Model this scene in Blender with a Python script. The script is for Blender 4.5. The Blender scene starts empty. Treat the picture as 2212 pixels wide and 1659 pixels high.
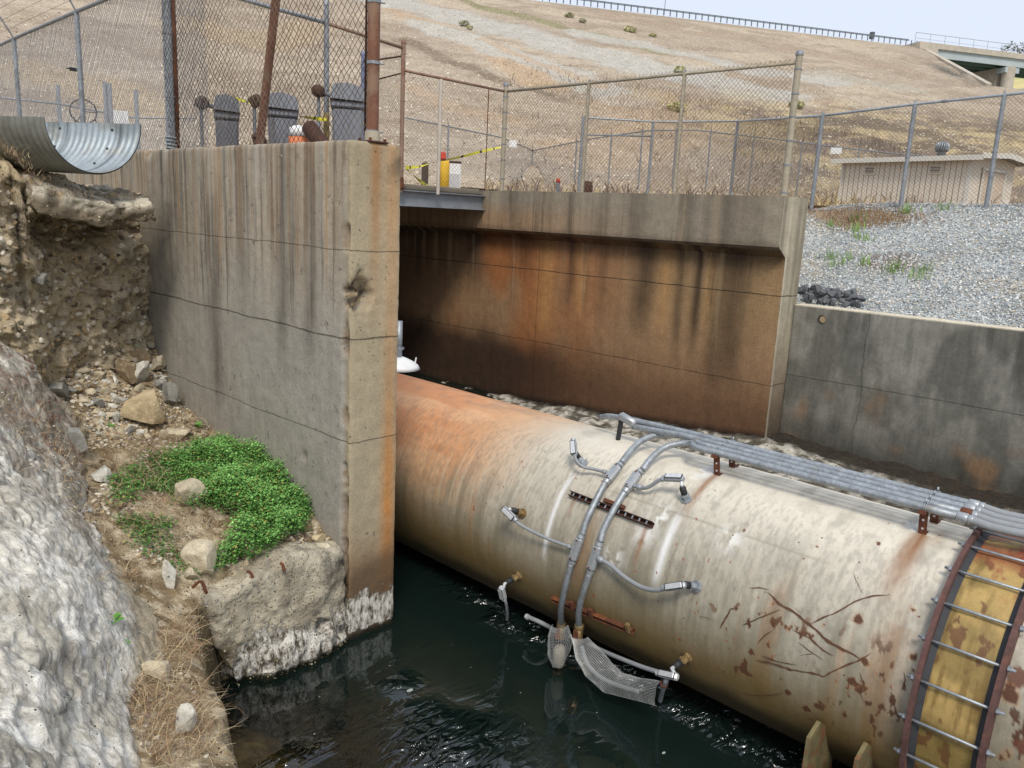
import bpy, bmesh, math, random
import numpy as np
from mathutils import Vector, Matrix
random.seed(7); rng=np.random.default_rng(11)
scn=bpy.context.scene; COL=scn.collection
# ---------------------------------------------------------------- camera model
# World: origin at the eye of the photographer, +Y runs upstream along the outlet walls, +X across the channel, Z up.
FPX=1720.0
YAW,PIT,ROL=math.radians(46.494),math.radians(11.916),math.radians(2.765)
_f=np.array([math.sin(YAW)*math.cos(PIT),math.cos(YAW)*math.cos(PIT),-math.sin(PIT)])
_r=np.array([math.cos(YAW),-math.sin(YAW),0.]); _u=np.cross(_r,_f)
_r2=_r*math.cos(ROL)+_u*math.sin(ROL); _u2=-_r*math.sin(ROL)+_u*math.cos(ROL)
MC=np.stack([_r2,_u2,-_f],1)
def ray(x,y): return MC@np.array([x-1106.,-(y-829.5),-FPX])
def onx(x,y,X): r=ray(x,y); return r*X/r[0]
def ony(x,y,Y): r=ray(x,y); return r*Y/r[1]
def onz(x,y,Z): r=ray(x,y); return r*Z/r[2]
def atr(x,y,rr): r=ray(x,y); return r*rr/np.hypot(r[0],r[1])
PCX,PCZ,PR=5.276,-2.619,0.85            # big pipe: axis parallel to Y
def oncyl(x,y,R=PR):
    r=ray(x,y); a=r[0]**2+r[2]**2; b=-2*(r[0]*PCX+r[2]*PCZ); c=PCX**2+PCZ**2-R*R
    d=max(b*b-4*a*c,0); return r*((-b-math.sqrt(d))/2/a)
WZ=-3.42                                 # water level
# ---------------------------------------------------------------- noise
def _h(ix,iy,iz,s):
    n=(ix*374761393+iy*668265263+iz*2147483647+s*974634777)&0xFFFFFFFF
    n=((n^(n>>13))*1274126177)&0xFFFFFFFF
    n=((n^(n>>16))*2246822519)&0xFFFFFFFF
    return ((n^(n>>15))&0xFFFFFF)/float(0xFFFFFF)
def vn(P,s=0):
    P=np.asarray(P,float); I=np.floor(P).astype(np.int64); F=P-I; F=F*F*(3-2*F)
    x,y,z=I[:,0],I[:,1],I[:,2]; fx,fy,fz=F[:,0],F[:,1],F[:,2]
    r=0
    for dx in (0,1):
        wx=fx if dx else 1-fx
        for dy in (0,1):
            wy=fy if dy else 1-fy
            for dz in (0,1):
                wz=fz if dz else 1-fz
                r=r+wx*wy*wz*_h(x+dx,y+dy,z+dz,s)
    return r
def fbm(P,sc=1.,o=4,s=0,g=.5):
    P=np.asarray(P,float)*np.asarray(sc,float); a=1;t=0;w=0
    for i in range(o):
        t=t+a*vn(P+i*17.3,s+i); w+=a; a*=g; P=P*2.03
    return t/w
def sst(a,b,x): t=np.clip((x-a)/(b-a),0,1); return t*t*(3-2*t)
def mix(a,b,t):
    t=np.asarray(t)[...,None] if np.ndim(t) else t
    return np.asarray(a)*(1-t)+np.asarray(b)*t
def hx(s):
    s=s.lstrip('#'); v=[int(s[i:i+2],16)/255 for i in (0,2,4)]
    return np.array([c/12.92 if c<=.04045 else ((c+.055)/1.055)**2.4 for c in v])
# ---------------------------------------------------------------- materials
def mat(name,col=(.5,.5,.5),rough=.8,metal=0.,vcol=False,var=(),bump=(),specks=(),lines=(),spec=.4,alpha=None,roughvar=0,drip=None,crust=None):
    m=bpy.data.materials.new(name); m.use_nodes=True; nt=m.node_tree; N=nt.nodes; L=nt.links
    b=N['Principled BSDF']; b.inputs['Roughness'].default_value=rough; b.inputs['Metallic'].default_value=metal
    b.inputs['Specular IOR Level'].default_value=spec
    tc=N.new('ShaderNodeTexCoord'); co=tc.outputs['Object']
    def noise(sc,det=5,st=None,rg=.6):
        n=N.new('ShaderNodeTexNoise'); n.inputs['Scale'].default_value=sc; n.inputs['Detail'].default_value=det; n.inputs['Roughness'].default_value=rg
        if st is not None:
            mp=N.new('ShaderNodeMapping'); mp.inputs['Scale'].default_value=st; L.new(co,mp.inputs['Vector']); L.new(mp.outputs[0],n.inputs['Vector'])
        else: L.new(co,n.inputs['Vector'])
        return n.outputs['Fac']
    def math_(op,a,b_=None,c=None):
        n=N.new('ShaderNodeMath'); n.operation=op
        for i,v in enumerate((a,b_,c)):
            if v is None: continue
            if isinstance(v,(int,float)): n.inputs[i].default_value=v
            else: L.new(v,n.inputs[i])
        return n.outputs[0]
    def ramp(v,a,b_):
        n=N.new('ShaderNodeMapRange'); n.inputs['From Min'].default_value=a; n.inputs['From Max'].default_value=b_; n.clamp=True; L.new(v,n.inputs['Value']); return n.outputs[0]
    def mixc(f,a,b_,mode='MIX'):
        n=N.new('ShaderNodeMix'); n.data_type='RGBA'; n.blend_type=mode
        if isinstance(f,(int,float)): n.inputs[0].default_value=f
        else: L.new(f,n.inputs[0])
        for k,v in ((6,a),(7,b_)):
            if hasattr(v,'links') or hasattr(v,'is_output'): L.new(v,n.inputs[k])
            else: n.inputs[k].default_value=(*v,1)
        return n.outputs[2]
    if vcol:
        at=N.new('ShaderNodeAttribute'); at.attribute_name='Col'; c=at.outputs['Color']
    else:
        rg=N.new('ShaderNodeRGB'); rg.outputs[0].default_value=(*col,1); c=rg.outputs[0]
    for v in var:   # (scale, amount[, stretch[, second colour]])
        sc,am=v[0],v[1]; st=v[2] if len(v)>2 else None
        nf=noise(sc,6,st)
        if len(v)>3 and v[3] is not None:
            lo=v[4] if len(v)>4 else .5
            c=mixc(math_('MULTIPLY',ramp(nf,lo,lo+.14),am),c,v[3])
        else:
            g=math_('MULTIPLY_ADD',ramp(nf,.25,.75),2*am,1-am)
            vm=N.new('ShaderNodeVectorMath'); vm.operation='SCALE'; L.new(c,vm.inputs[0]); L.new(g,vm.inputs['Scale']); c=vm.outputs[0]
    hts=[]
    if drip or crust:
        mk=N.new('ShaderNodeAttribute'); mk.attribute_name='Msk'; ms=N.new('ShaderNodeSeparateColor'); L.new(mk.outputs['Color'],ms.inputs[0])
    if drip:
        for (cc,sc,st,am) in drip:
            nf=noise(sc,5,st,.65); lo=math_('MULTIPLY_ADD',ms.outputs[0],-.30,.74)
            k=math_('MULTIPLY',ramp(math_('DIVIDE',math_('SUBTRACT',nf,lo),.16),0,1),am); k=math_('MULTIPLY',k,ramp(ms.outputs[0],0,.12)); c=mixc(k,c,cc)
    if crust:
        ca,cb,sc,st=crust; nf=noise(sc,6,st,.7); cr_=mixc(ramp(nf,.40,.58),ca,cb); edge=ramp(math_('ADD',ms.outputs[1],math_('MULTIPLY',math_('SUBTRACT',noise(sc*.45,6,None,.7),.5),2.6)),.35,.62)
        c=mixc(edge,c,cr_); hts.append(math_('MULTIPLY',math_('MULTIPLY',nf,edge),.03))
    for (sc,fr,cc,sz,hh) in specks:  # scale, fraction, colour, size(0..1), height
        vo=N.new('ShaderNodeTexVoronoi'); vo.inputs['Scale'].default_value=sc; L.new(co,vo.inputs['Vector'])
        vo.inputs['Randomness'].default_value=1
        sep=N.new('ShaderNodeSeparateColor'); L.new(vo.outputs['Color'],sep.inputs[0])
        pick=math_('GREATER_THAN',sep.outputs[0],1-fr)
        near=math_('SUBTRACT',1,ramp(vo.outputs['Distance'],sz*.7,sz))
        k=math_('MULTIPLY',pick,near)
        if cc is not None: c=mixc(k,c,cc)
        if hh: hts.append(math_('MULTIPLY',k,hh))
    for (ax,z0,wob,wid,dark,ws) in lines:
        sp=N.new('ShaderNodeSeparateXYZ'); L.new(co,sp.inputs[0]); v=sp.outputs[ax]
        nn=noise(ws,6); v=math_('MULTIPLY_ADD',math_('SUBTRACT',nn,.5),wob,v)
        d=math_('ABSOLUTE',math_('SUBTRACT',v,z0))
        wn=math_('MULTIPLY_ADD',noise(9,3),wid*2,0.)
        k=math_('SUBTRACT',1,ramp(math_('DIVIDE',d,wn),.6,1.2))
        c=mixc(math_('MULTIPLY',k,dark),c,(.035,.028,.022)); hts.append(math_('MULTIPLY',k,-.01))
    L.new(c,b.inputs['Base Color'])
    for (sc,am,*st) in bump:
        hts.append(math_('MULTIPLY',noise(sc,6,st[0] if st else None),am))
    if hts:
        h=hts[0]
        for k in hts[1:]: h=math_('ADD',h,k)
        bp=N.new('ShaderNodeBump'); bp.inputs['Strength'].default_value=1; bp.inputs['Distance'].default_value=1
        L.new(h,bp.inputs['Height']); L.new(bp.outputs[0],b.inputs['Normal'])
    if roughvar:
        L.new(math_('MULTIPLY_ADD',noise(6,4),roughvar*2,rough-roughvar),b.inputs['Roughness'])
    return m
# ---------------------------------------------------------------- mesh building
def build(name,V,F,m,parent=None,smooth=False,cols=None,mi=None,msk=None):
    """V (n,3) world coords; F list of index arrays (quads (k,4) or tris (k,3)) or python lists."""
    V=np.asarray(V,np.float32); me=bpy.data.meshes.new(name)
    groups=[F] if isinstance(F,np.ndarray) else F
    if len(groups) and not isinstance(groups[0],np.ndarray):
        me.from_pydata(V.tolist(),[],[list(f) for f in groups]); n=len(groups)
    else:
        me.vertices.add(len(V)); me.vertices.foreach_set('co',V.ravel())
        tot=sum(g.size for g in groups); n=sum(len(g) for g in groups)
        me.loops.add(tot); me.loops.foreach_set('vertex_index',np.concatenate([g.ravel() for g in groups]).astype(np.int32))
        cnt=np.concatenate([np.full(len(g),g.shape[1]) for g in groups]).astype(np.int32)
        me.polygons.add(n); me.polygons.foreach_set('loop_start',np.concatenate([[0],np.cumsum(cnt)[:-1]]).astype(np.int32))
        me.polygons.foreach_set('loop_total',cnt)
        me.update(calc_edges=True); me.validate()
    for q in (m if isinstance(m,(list,tuple)) else [m]): me.materials.append(q)
    if mi is not None and len(me.polygons)==len(mi): me.polygons.foreach_set('material_index',np.asarray(mi,np.int32))
    me.polygons.foreach_set('use_smooth',np.full(len(me.polygons),bool(smooth)))
    if cols is not None:
        a=me.color_attributes.new('Col','FLOAT_COLOR','POINT')
        cc=np.ones((len(V),4),np.float32); cc[:,:3]=np.clip(cols,0,1); a.data.foreach_set('color',cc.ravel())
    if msk is not None:
        a=me.color_attributes.new('Msk','FLOAT_COLOR','POINT'); cc=np.ones((len(V),4),np.float32); cc[:,:3]=np.clip(msk,0,1); a.data.foreach_set('color',cc.ravel())
    me.update()
    o=bpy.data.objects.new(name,me); COL.objects.link(o)
    if parent is not None:
        o.parent=parent; base=parent
        off=Vector((0,0,0))
        while base is not None:
            off+=base.location; base=base.parent
        o.location=-off
    return o
def tag(o,label=None,cat=None,group=None,kind=None):
    if label: o['label']=label
    if cat: o['category']=cat
    if group: o['group']=group
    if kind: o['kind']=kind
    return o
def thing(name,label,cat,loc=(0,0,0),group=None):
    o=bpy.data.objects.new(name,None); COL.objects.link(o); o.location=[float(v) for v in loc]; o.empty_display_size=.1
    return tag(o,label,cat,group)
def gridf(nu,nv,flip=False):
    i=np.arange(nu-1)[:,None]*nv+np.arange(nv-1)[None,:]; i=i.ravel()
    q=np.stack([i,i+nv,i+nv+1,i+1],1); return q[:,::-1].copy() if flip else q
class MB:
    def __init__(s): s.v=[]; s.f=[]; s.n=0; s.m=[]
    def add(s,V,F,mi=0):
        s.v.append(np.asarray(V,float)); s.f+= [[int(i)+s.n for i in f] for f in F]; s.m+=[mi]*len(F); s.n+=len(V); return s
    def box(s,c,d,R=None,mi=0,taper=None,bev=0):
        c=np.array(c,float); d=np.array(d,float)/2
        if bev:
            b=min(bev,*(d*.9)); V=[];
            for sx in(-1,1):
                for sy in(-1,1):
                    for sz in(-1,1):
                        q=np.array([sx,sy,sz])*d
                        for a in range(3):
                            p=q-np.array([sx,sy,sz])*b; p[a]=q[a]; V.append(p)
            V=np.array(V); bm=bmesh.new()
            for p in V: bm.verts.new(p)
            bmesh.ops.convex_hull(bm,input=bm.verts); bm.verts.index_update()
            bmesh.ops.dissolve_limit(bm,angle_limit=.01,verts=bm.verts,edges=bm.edges); bm.verts.index_update()
            V=np.array([v.co[:] for v in bm.verts]); F=[[v.index for v in f.verts] for f in bm.faces]; bm.free()
        else:
            V=np.array([[x,y,z] for x in(-1,1) for y in(-1,1) for z in(-1,1)])*d
            F=[[0,1,3,2],[4,6,7,5],[0,4,5,1],[2,3,7,6],[0,2,6,4],[1,5,7,3]]
        if taper is not None: 
            k=(V[:,2]+d[2])/(2*d[2]); V[:,0]*=1+(taper-1)*k; V[:,1]*=1+(taper-1)*k
        if R is not None: V=V@np.array(R).T
        return s.add(V+c,F,mi)
    def tube(s,path,r,seg=8,caps=True,mi=0):
        P=np.array(path,float); n=len(P); rr=np.full(n,r) if np.ndim(r)==0 else np.array(r,float)
        T=np.gradient(P,axis=0); T/=np.linalg.norm(T,axis=1)[:,None]+1e-12
        up=np.array([0,0,1.]) if abs(T[0][2])<.9 else np.array([1.,0,0])
        a=np.cross(T[0],up); a/=np.linalg.norm(a); V=[]
        for i in range(n):
            a=a-T[i]*np.dot(a,T[i]); a/=np.linalg.norm(a)+1e-12; b=np.cross(T[i],a)
            th=np.arange(seg)*2*np.pi/seg
            V.append(P[i]+rr[i]*(np.cos(th)[:,None]*a+np.sin(th)[:,None]*b))
        V=np.concatenate(V); F=[]
        for i in range(n-1):
            for k in range(seg):
                F.append([i*seg+k,i*seg+(k+1)%seg,(i+1)*seg+(k+1)%seg,(i+1)*seg+k])
        if caps: F.append(list(range(seg))[::-1]); F.append([(n-1)*seg+k for k in range(seg)])
        return s.add(V,F,mi)
    def cyl(s,p0,p1,r,seg=16,mi=0): return s.tube([p0,p1],r,seg,True,mi)
    def lathe(s,base,axis,prof,seg=16,mi=0):
        base=np.array(base,float); ax=np.array(axis,float); ax/=np.linalg.norm(ax)
        pts=[base+ax*h for h,_ in prof]; rr=[max(q[1],1e-4) for q in prof]
        up=np.array([0,0,1.]) if abs(ax[2])<.9 else np.array([1.,0,0]); a=np.cross(ax,up); a/=np.linalg.norm(a); b=np.cross(ax,a)
        th=np.arange(seg)*2*np.pi/seg; V=np.concatenate([p+r*(np.cos(th)[:,None]*a+np.sin(th)[:,None]*b) for p,r in zip(pts,rr)])
        F=[[i*seg+k,i*seg+(k+1)%seg,(i+1)*seg+(k+1)%seg,(i+1)*seg+k] for i in range(len(prof)-1) for k in range(seg)]
        F.append(list(range(seg))[::-1]); F.append([(len(prof)-1)*seg+k for k in range(seg)])
        return s.add(V,F,mi)
    def prism(s,poly,ext,mi=0):
        P=np.array(poly,float); n=len(P); V=np.concatenate([P,P+np.array(ext,float)])
        F=[list(range(n))[::-1],[n+i for i in range(n)]]+[[i,(i+1)%n,n+(i+1)%n,n+i] for i in range(n)]
        return s.add(V,F,mi)
    def out(s,name,m,parent=None,smooth=False):
        return build(name,np.concatenate(s.v),s.f,m,parent,smooth,mi=s.m)
def smooth_path(pts,n=8):
    P=np.array(pts,float); Q=np.vstack([2*P[0]-P[1],P,2*P[-1]-P[-2]]); o=[]
    for i in range(len(P)-1):
        p0,p1,p2,p3=Q[i:i+4]
        for t in np.arange(n)/n:
            o.append(.5*((2*p1)+(-p0+p2)*t+(2*p0-5*p1+4*p2-p3)*t*t+(-p0+3*p1-3*p2+p3)*t**3))
    o.append(P[-1]); return np.array(o)
def auto_smooth(o,ang=40):
    me=o.data; me.polygons.foreach_set('use_smooth',np.ones(len(me.polygons),bool))
    bm=bmesh.new(); bm.from_mesh(me)
    for e in bm.edges:
        if len(e.link_faces)==2 and e.calc_face_angle(0)>math.radians(ang): e.smooth=False
    bm.to_mesh(me); bm.free(); return o
def rough_box(lo,hi,res,r,disp,skip=()):
    """box whose surface is a dense grid; r corner rounding; disp(P,Nrm)->offset along the normal."""
    lo=np.array(lo,float); hi=np.array(hi,float); Vs=[];Fs=[];n=0
    for ax in range(3):
        u,v=[a for a in range(3) if a!=ax]
        for side in (0,1):
            if (ax,side) in skip: continue
            nu=max(2,int((hi[u]-lo[u])/res)+1); nv=max(2,int((hi[v]-lo[v])/res)+1)
            U,W=np.meshgrid(np.linspace(lo[u],hi[u],nu),np.linspace(lo[v],hi[v],nv),indexing='ij')
            P=np.zeros((nu*nv,3)); P[:,u]=U.ravel(); P[:,v]=W.ravel(); P[:,ax]=(hi if side else lo)[ax]
            inn=np.clip(P,lo+r,hi-r); N=P-inn; N/=np.linalg.norm(N,axis=1)[:,None]+1e-12
            B=inn+N*r; B=B+N*disp(B,N)[:,None]
            fl=(side==1)!=(ax==1); Fs.append(gridf(nu,nv,not fl)+n); Vs.append(B); n+=len(B)
    return np.concatenate(Vs),np.concatenate(Fs)
_ico={}
def ico(sub):
    if sub not in _ico:
        bm=bmesh.new(); bmesh.ops.create_icosphere(bm,subdivisions=sub,radius=1)
        _ico[sub]=(np.array([v.co[:] for v in bm.verts]),np.array([[v.index for v in f.verts] for f in bm.faces])); bm.free()
    return _ico[sub]
def rockshape(sub,seed,cuts=9,d=(.55,.9),ns=.12):
    V,F=ico(sub); V=V.copy(); g=np.random.default_rng(seed)
    for _ in range(cuts):
        n=g.normal(size=3); n/=np.linalg.norm(n); k=g.uniform(*d); e=np.maximum(0,V@n-k); V-=e[:,None]*n
    if ns: V*= (1+ns*(fbm(V+seed*3.1,2.2,4,seed)-.5)*2)[:,None]
    return V,F
def rotm(ax,ang): return np.array(Matrix.Rotation(ang,3,Vector(ax)))
def rbf(C):
    C=np.array(C,float); X=C[:,:2]; n=len(X)
    def k(r): return np.where(r>1e-9,r*r*np.log(r+1e-12),0)
    A=np.zeros((n+3,n+3)); A[:n,:n]=k(np.linalg.norm(X[:,None]-X[None],axis=2))+np.eye(n)*.01
    A[:n,n]=1; A[:n,n+1:]=X; A[n,:n]=1; A[n+1:,:n]=X.T
    w=np.linalg.solve(A,np.concatenate([C[:,2],[0,0,0]]))
    def f(P):
        P=np.atleast_2d(P)[:,:2]; r=np.linalg.norm(P[:,None]-X[None],axis=2); return k(r)@w[:n]+w[n]+P@w[n+1:]
    return f
def hit(x,y,zf,r0=2.,r1=12.,st=.02):
    r=ray(x,y); r=r/np.hypot(r[0],r[1]); t=np.arange(r0,r1,st); P=t[:,None]*r[None]; z=zf(P); k=np.argmax(P[:,2]<z)
    return P[k]
# ---------------------------------------------------------------- camera, sky, sun
cd=bpy.data.cameras.new('camera'); cam=bpy.data.objects.new('camera',cd); COL.objects.link(cam)
cam.matrix_world=Matrix(np.vstack([np.hstack([MC,[[0],[0],[0]]]),[0,0,0,1]]).tolist())
cd.sensor_width=36; cd.lens=FPX/2212*36; cd.clip_start=.05; cd.clip_end=3000; scn.camera=cam
SUN=np.array([-.56,-.60,.98]); SUN/=np.linalg.norm(SUN)
w=bpy.data.worlds.new('World'); scn.world=w; w.use_nodes=True; nt=w.node_tree
bg=nt.nodes['Background']; sky=nt.nodes.new('ShaderNodeTexSky'); sky.sky_type='NISHITA'; sky.sun_disc=False
el=math.asin(SUN[2]); sky.sun_elevation=el; sky.sun_rotation=math.atan2(SUN[0],SUN[1])
sky.air_density=1.2; sky.dust_density=6; sky.ozone_density=1.5; sky.altitude=50
mx=nt.nodes.new('ShaderNodeMix'); mx.data_type='RGBA'; mx.inputs[0].default_value=.88
nt.links.new(sky.outputs[0],mx.inputs[6]); mx.inputs[7].default_value=(8.3,9.1,10.5,1)    # high thin overcast
nt.links.new(mx.outputs[2],bg.inputs['Color']); bg.inputs['Strength'].default_value=.102
sl=bpy.data.lights.new('sun','SUN'); sl.energy=2.5; sl.angle=math.radians(15); sl.color=(1,.93,.82)
so=bpy.data.objects.new('sun',sl); COL.objects.link(so); so.rotation_euler=Vector(-SUN).to_track_quat('-Z','Y').to_euler()
scn.view_settings.view_transform='Standard'; scn.view_settings.look='None'; scn.view_settings.exposure=0
try:
    scn.cycles.max_bounces=6; scn.cycles.transparent_max_bounces=12; scn.cycles.use_denoising=True
except Exception: pass
# ---------------------------------------------------------------- shared materials
m_galv=mat('galvanised steel',(.33,.36,.39),.5,.55,var=[(30,.25),(6,.2)],bump=[(60,.0006)])
m_galvd=mat('weathered galvanised steel',(.24,.26,.285),.6,.35,var=[(25,.3),(5,.25)],bump=[(60,.0006)])
m_conduit=mat('conduit zinc',(.30,.325,.35),.5,.5,var=[(40,.3),(12,.25),(9,.6,None,tuple(hx('#8b8578')),.58)],bump=[(70,.0008)])
m_flex=mat('grey flexible conduit',(.25,.265,.28),.55,0,var=[(30,.1)])
m_cast=mat('cast aluminium box',(.36,.38,.40),.45,.5,var=[(40,.2)],bump=[(60,.0008)])
m_castw=mat('new cast aluminium',(.6,.62,.64),.4,.4,var=[(40,.15)])
m_rust=mat('rusty steel',tuple(hx('#5f3a29')),.85,.1,var=[(12,.35),(50,.25),(7,.8,None,tuple(hx('#84502f')),.52)],bump=[(60,.002)])
m_rustd=mat('dark rusty steel',tuple(hx('#4a3128')),.8,.2,var=[(14,.35),(45,.25)],bump=[(60,.002)])
m_rustb=mat('brown rusted post',tuple(hx('#75503f')),.75,.1,var=[(9,.3,(1,1,.25)),(40,.2),(4,.6,None,tuple(hx('#8f7a66')),.54)],bump=[(50,.001)])
m_tanpaint=mat('tan weathered post',tuple(hx('#a39a88')),.65,.15,var=[(8,.2),(40,.15),(6,.6,None,tuple(hx('#8d6b4d')),.6)],bump=[(50,.0006)])
m_brass=mat('brass fitting',tuple(hx('#97805a')),.45,.6,var=[(30,.25)])
m_black=mat('black rubber',(.025,.025,.028),.6,var=[(20,.2)])
m_wire_br=mat('rusty wire',tuple(hx('#493a2e')),.75,.15,var=[(7,.35),(.9,.9,None,tuple(hx('#a79b8a')),.48)])  # pale patches paint a sunlit look into the brown wire
m_wire=mat('galvanised wire',(.34,.34,.35),.6,.2,var=[(7,.25)])
m_wire_tan=mat('weathered wire',tuple(hx('#7b6c5b')),.7,.15,var=[(5,.3)])
m_white=mat('white paint',(.75,.76,.76),.5,var=[(5,.08)])
m_yel=mat('yellow paint',tuple(hx('#e2b531')),.55,var=[(8,.12)])
m_tape=mat('yellow caution tape',tuple(hx('#d9d23a')),.5,var=[(30,.1)])
m_red=mat('red paint',tuple(hx('#c4402c')),.55,var=[(9,.15)])
m_orange=mat('orange plastic',tuple(hx('#d17c52')),.5)
# ---------------------------------------------------------------- concrete walls
def streak(P,a,k=6.,s=0,zs=.35):
    Q=np.stack([P[:,a]*k,P[:,2]*zs,np.zeros(len(P))],1); return fbm(Q,1,4,s)
m_conc=mat('stained board formed concrete',vcol=True,rough=.88,var=[(9,.13),(45,.16),(3,.10,(1,5,.5))],
  specks=[(26,.10,(.10,.085,.07),.16,-.004),(60,.13,(.13,.11,.09),.22,-.002)],bump=[(90,.0018),(22,.003)],
  drip=[((.065,.057,.048),1,(3,13,.5),.78),((.30,.17,.07),1,(3,9,.35),.38),((.50,.45,.37),1,(3,19,.4),.35)],crust=((.10,.08,.055),(.74,.71,.64),24,(1,1,.42)),
  lines=[(2,-.305,.05,.0035,.45,1.7),(2,-.962,.06,.006,.6,1.4),(2,-1.762,.06,.004,.5,1.2)],spec=.25)
C0=hx('#9d9587'); CG=hx('#9a968e'); CD=hx('#4b463f'); CR=hx('#a06a35'); CP=hx('#b5ab98'); CB=hx('#33302c')
def pocket(P):
    n=fbm(P,8,4,15)-.5; q=np.sqrt(((P[:,0]-3.49)/.13)**2+((P[:,1]-4.93)/.13)**2+((P[:,2]+.62)/.20)**2)+n*1.1; return (1-sst(.55,.95,q))*(.065+.09*(fbm(P,16,3,16)-.4))
def spall(P):
    y,z=P[:,1],P[:,2]; d=np.zeros(len(P)); n=fbm(P,9,4,5)-.5
    # big broken pocket beside the corner, and chips down the corner joint
    chip=sst(.56,.72,fbm(np.stack([z*5,z*0,z*0],1),1,4,9))
    q=np.abs(y-4.97+.05*(fbm(P,12,3,3)-.5))/.045; d=np.maximum(d,(1-sst(.3,1.1,q))*(.014+.05*chip))
    q=np.hypot((y-5.55)/.05,(z+2.02)/.05)+n*.8; d=np.maximum(d,(1-sst(.5,1.1,q))*.02)
    return d
def dispL(P,N):
    d=(fbm(P,7,4,1)-.5)*.012+(fbm(P,30,2,2)-.5)*.005
    fr=np.clip(-N[:,0],0,1); d=d-spall(P)*np.maximum(fr,.0)-pocket(P)*(P[:,1]<6)
    top=sst(.36,.47,P[:,2]); ch=sst(.60,.80,fbm(P,(0,5,0),3,12)); d=d-top*ch*.035
    return d
V,F=rough_box((3.40,4.91,-3.95),(3.86,13.6,.475),.022,.025,dispL,skip=((0,1),(2,0),(1,1)))
x,y,z=V.T
end=sst(4.985,4.955,y)
col=np.tile(C0,(len(V),1)); col=mix(col,CG,sst(-.2,-1.2,z)*.8)
col=mix(col,CG*1.08,sst(.5,.7,fbm(V,1.3,3,21))*.5)
s1=streak(V,1,5,31); top=sst(-1.9,.4,z)
dk=sst(.50,.68,s1)*sst(-1.35,.25,z+.5*(streak(V,1,2.5,77)-.5)); col=mix(col,CD,dk*.30)
s1b=streak(V,1,16,36); dk=sst(.55,.70,s1b)*sst(-.7,.3,z); col=mix(col,CD*.8,dk*.12)
s2=streak(V,1,7,32); col=mix(col,CR,sst(.62,.74,s2)*sst(-1.3,.3,z)*.3)
s3=streak(V,1,9,33); col=mix(col,CP,sst(.60,.72,s3)*sst(-1.6,.2,z)*.25)
for (yc,wd,z0,z1,a) in [(7.05,.11,-2.1,.1,.55),(5.85,.10,-1.5,.4,.5),(5.45,.09,-1.4,.47,.55),(6.5,.10,-1.0,.4,.35)]:
    wv=yc+.05*(fbm(np.stack([z*2,z*0,z*0],1),1,3,41)-.5)*2
    k=np.exp(-((y-wv)/wd)**2)*sst(z0,z0+.6,z)*sst(z1+.1,z1-.2,z)*(.4+.9*streak(V,1,14,43)); col=mix(col,CD*.85,np.clip(k*a*1.3,0,.85))
for (yc,wd,z0,a) in [(5.22,.018,-.35,.9),(7.45,.02,-.25,.6),(7.75,.03,-.2,.5),(6.9,.02,-.1,.5),(8.5,.06,-.6,.5),(5.12,.02,.0,.4)]:
    k=np.exp(-((y-yc)/wd)**2)*sst(z0-.4,z0+.2,z)*sst(.3,.55,streak(V,1,5,44)); col=mix(col,hx('#a8752f'),np.clip(k*a,0,.8))
sp=spall(V); col=mix(col,hx('#857058'),sst(.008,.03,sp)*.8); col=mix(col,mix(hx('#3d342a'),hx('#8d7a60'),sst(.4,.6,fbm(V,26,3,46))),sst(.03,.08,sp)*.85)
# end face
ex=np.tile(hx('#a3977f'),(len(V),1)); ex=mix(ex,hx('#b5762f'),np.exp(-((x-3.80+.04*fbm(V,2,2,5))/.07)**2)*(.30+.40*sst(-.5,-2.5,z))*(.5+fbm(V,(2,2,3),3,17)))
ex=mix(ex,hx('#9b6a3a'),np.exp(-((x-3.62)/.05)**2)*sst(-1.2,.4,z)*.7)
ex=mix(ex,hx('#7d5a3c'),sst(-2.2,-2.95,z+.2*fbm(V,3,3,6))*.75)
ex=mix(ex,CD,sst(.1,.45,z)*sst(.42,.62,fbm(V,6,3,7))*sst(3.68,3.85,x)*.9)
col=mix(col,ex,end)
g=sst(-2.62,-2.9,z+.15*(fbm(V,4,3,8)-.5)); col=mix(col,hx('#5a4a38'),g*.75*sst(3.3,3.45,x))
cr=sst(-2.98,-3.16,z+.10*(fbm(V,9,3,10)-.5))*sst(-3.40,-3.33,z)
col=mix(col,hx('#15170f'),sst(-3.34,-3.40,z+.04*(fbm(V,12,2,13)-.5)))
pk=pocket(V)/.07; col=mix(col,mix(hx('#40372c'),hx('#a08e72'),sst(.42,.6,fbm(V,24,3,46))),np.clip(pk*1.6,0,.92)); dm=sst(-1.9,.45,z+.9*(fbm(np.stack([y*1.1,z*.15,z*0],1),1,3,47)-.5))*(1-.6*end)*(.75+.6*fbm(V,(1,1.2,.4),3,48)); msk=np.stack([dm,cr,cr*0],1)
o=build('outlet_side_wall',V,F,m_conc,None,True,col,msk=msk)
tag(o,'tall tan concrete pier wall with spalled corner, drip stains and a brown post on top','concrete wall')
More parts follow.
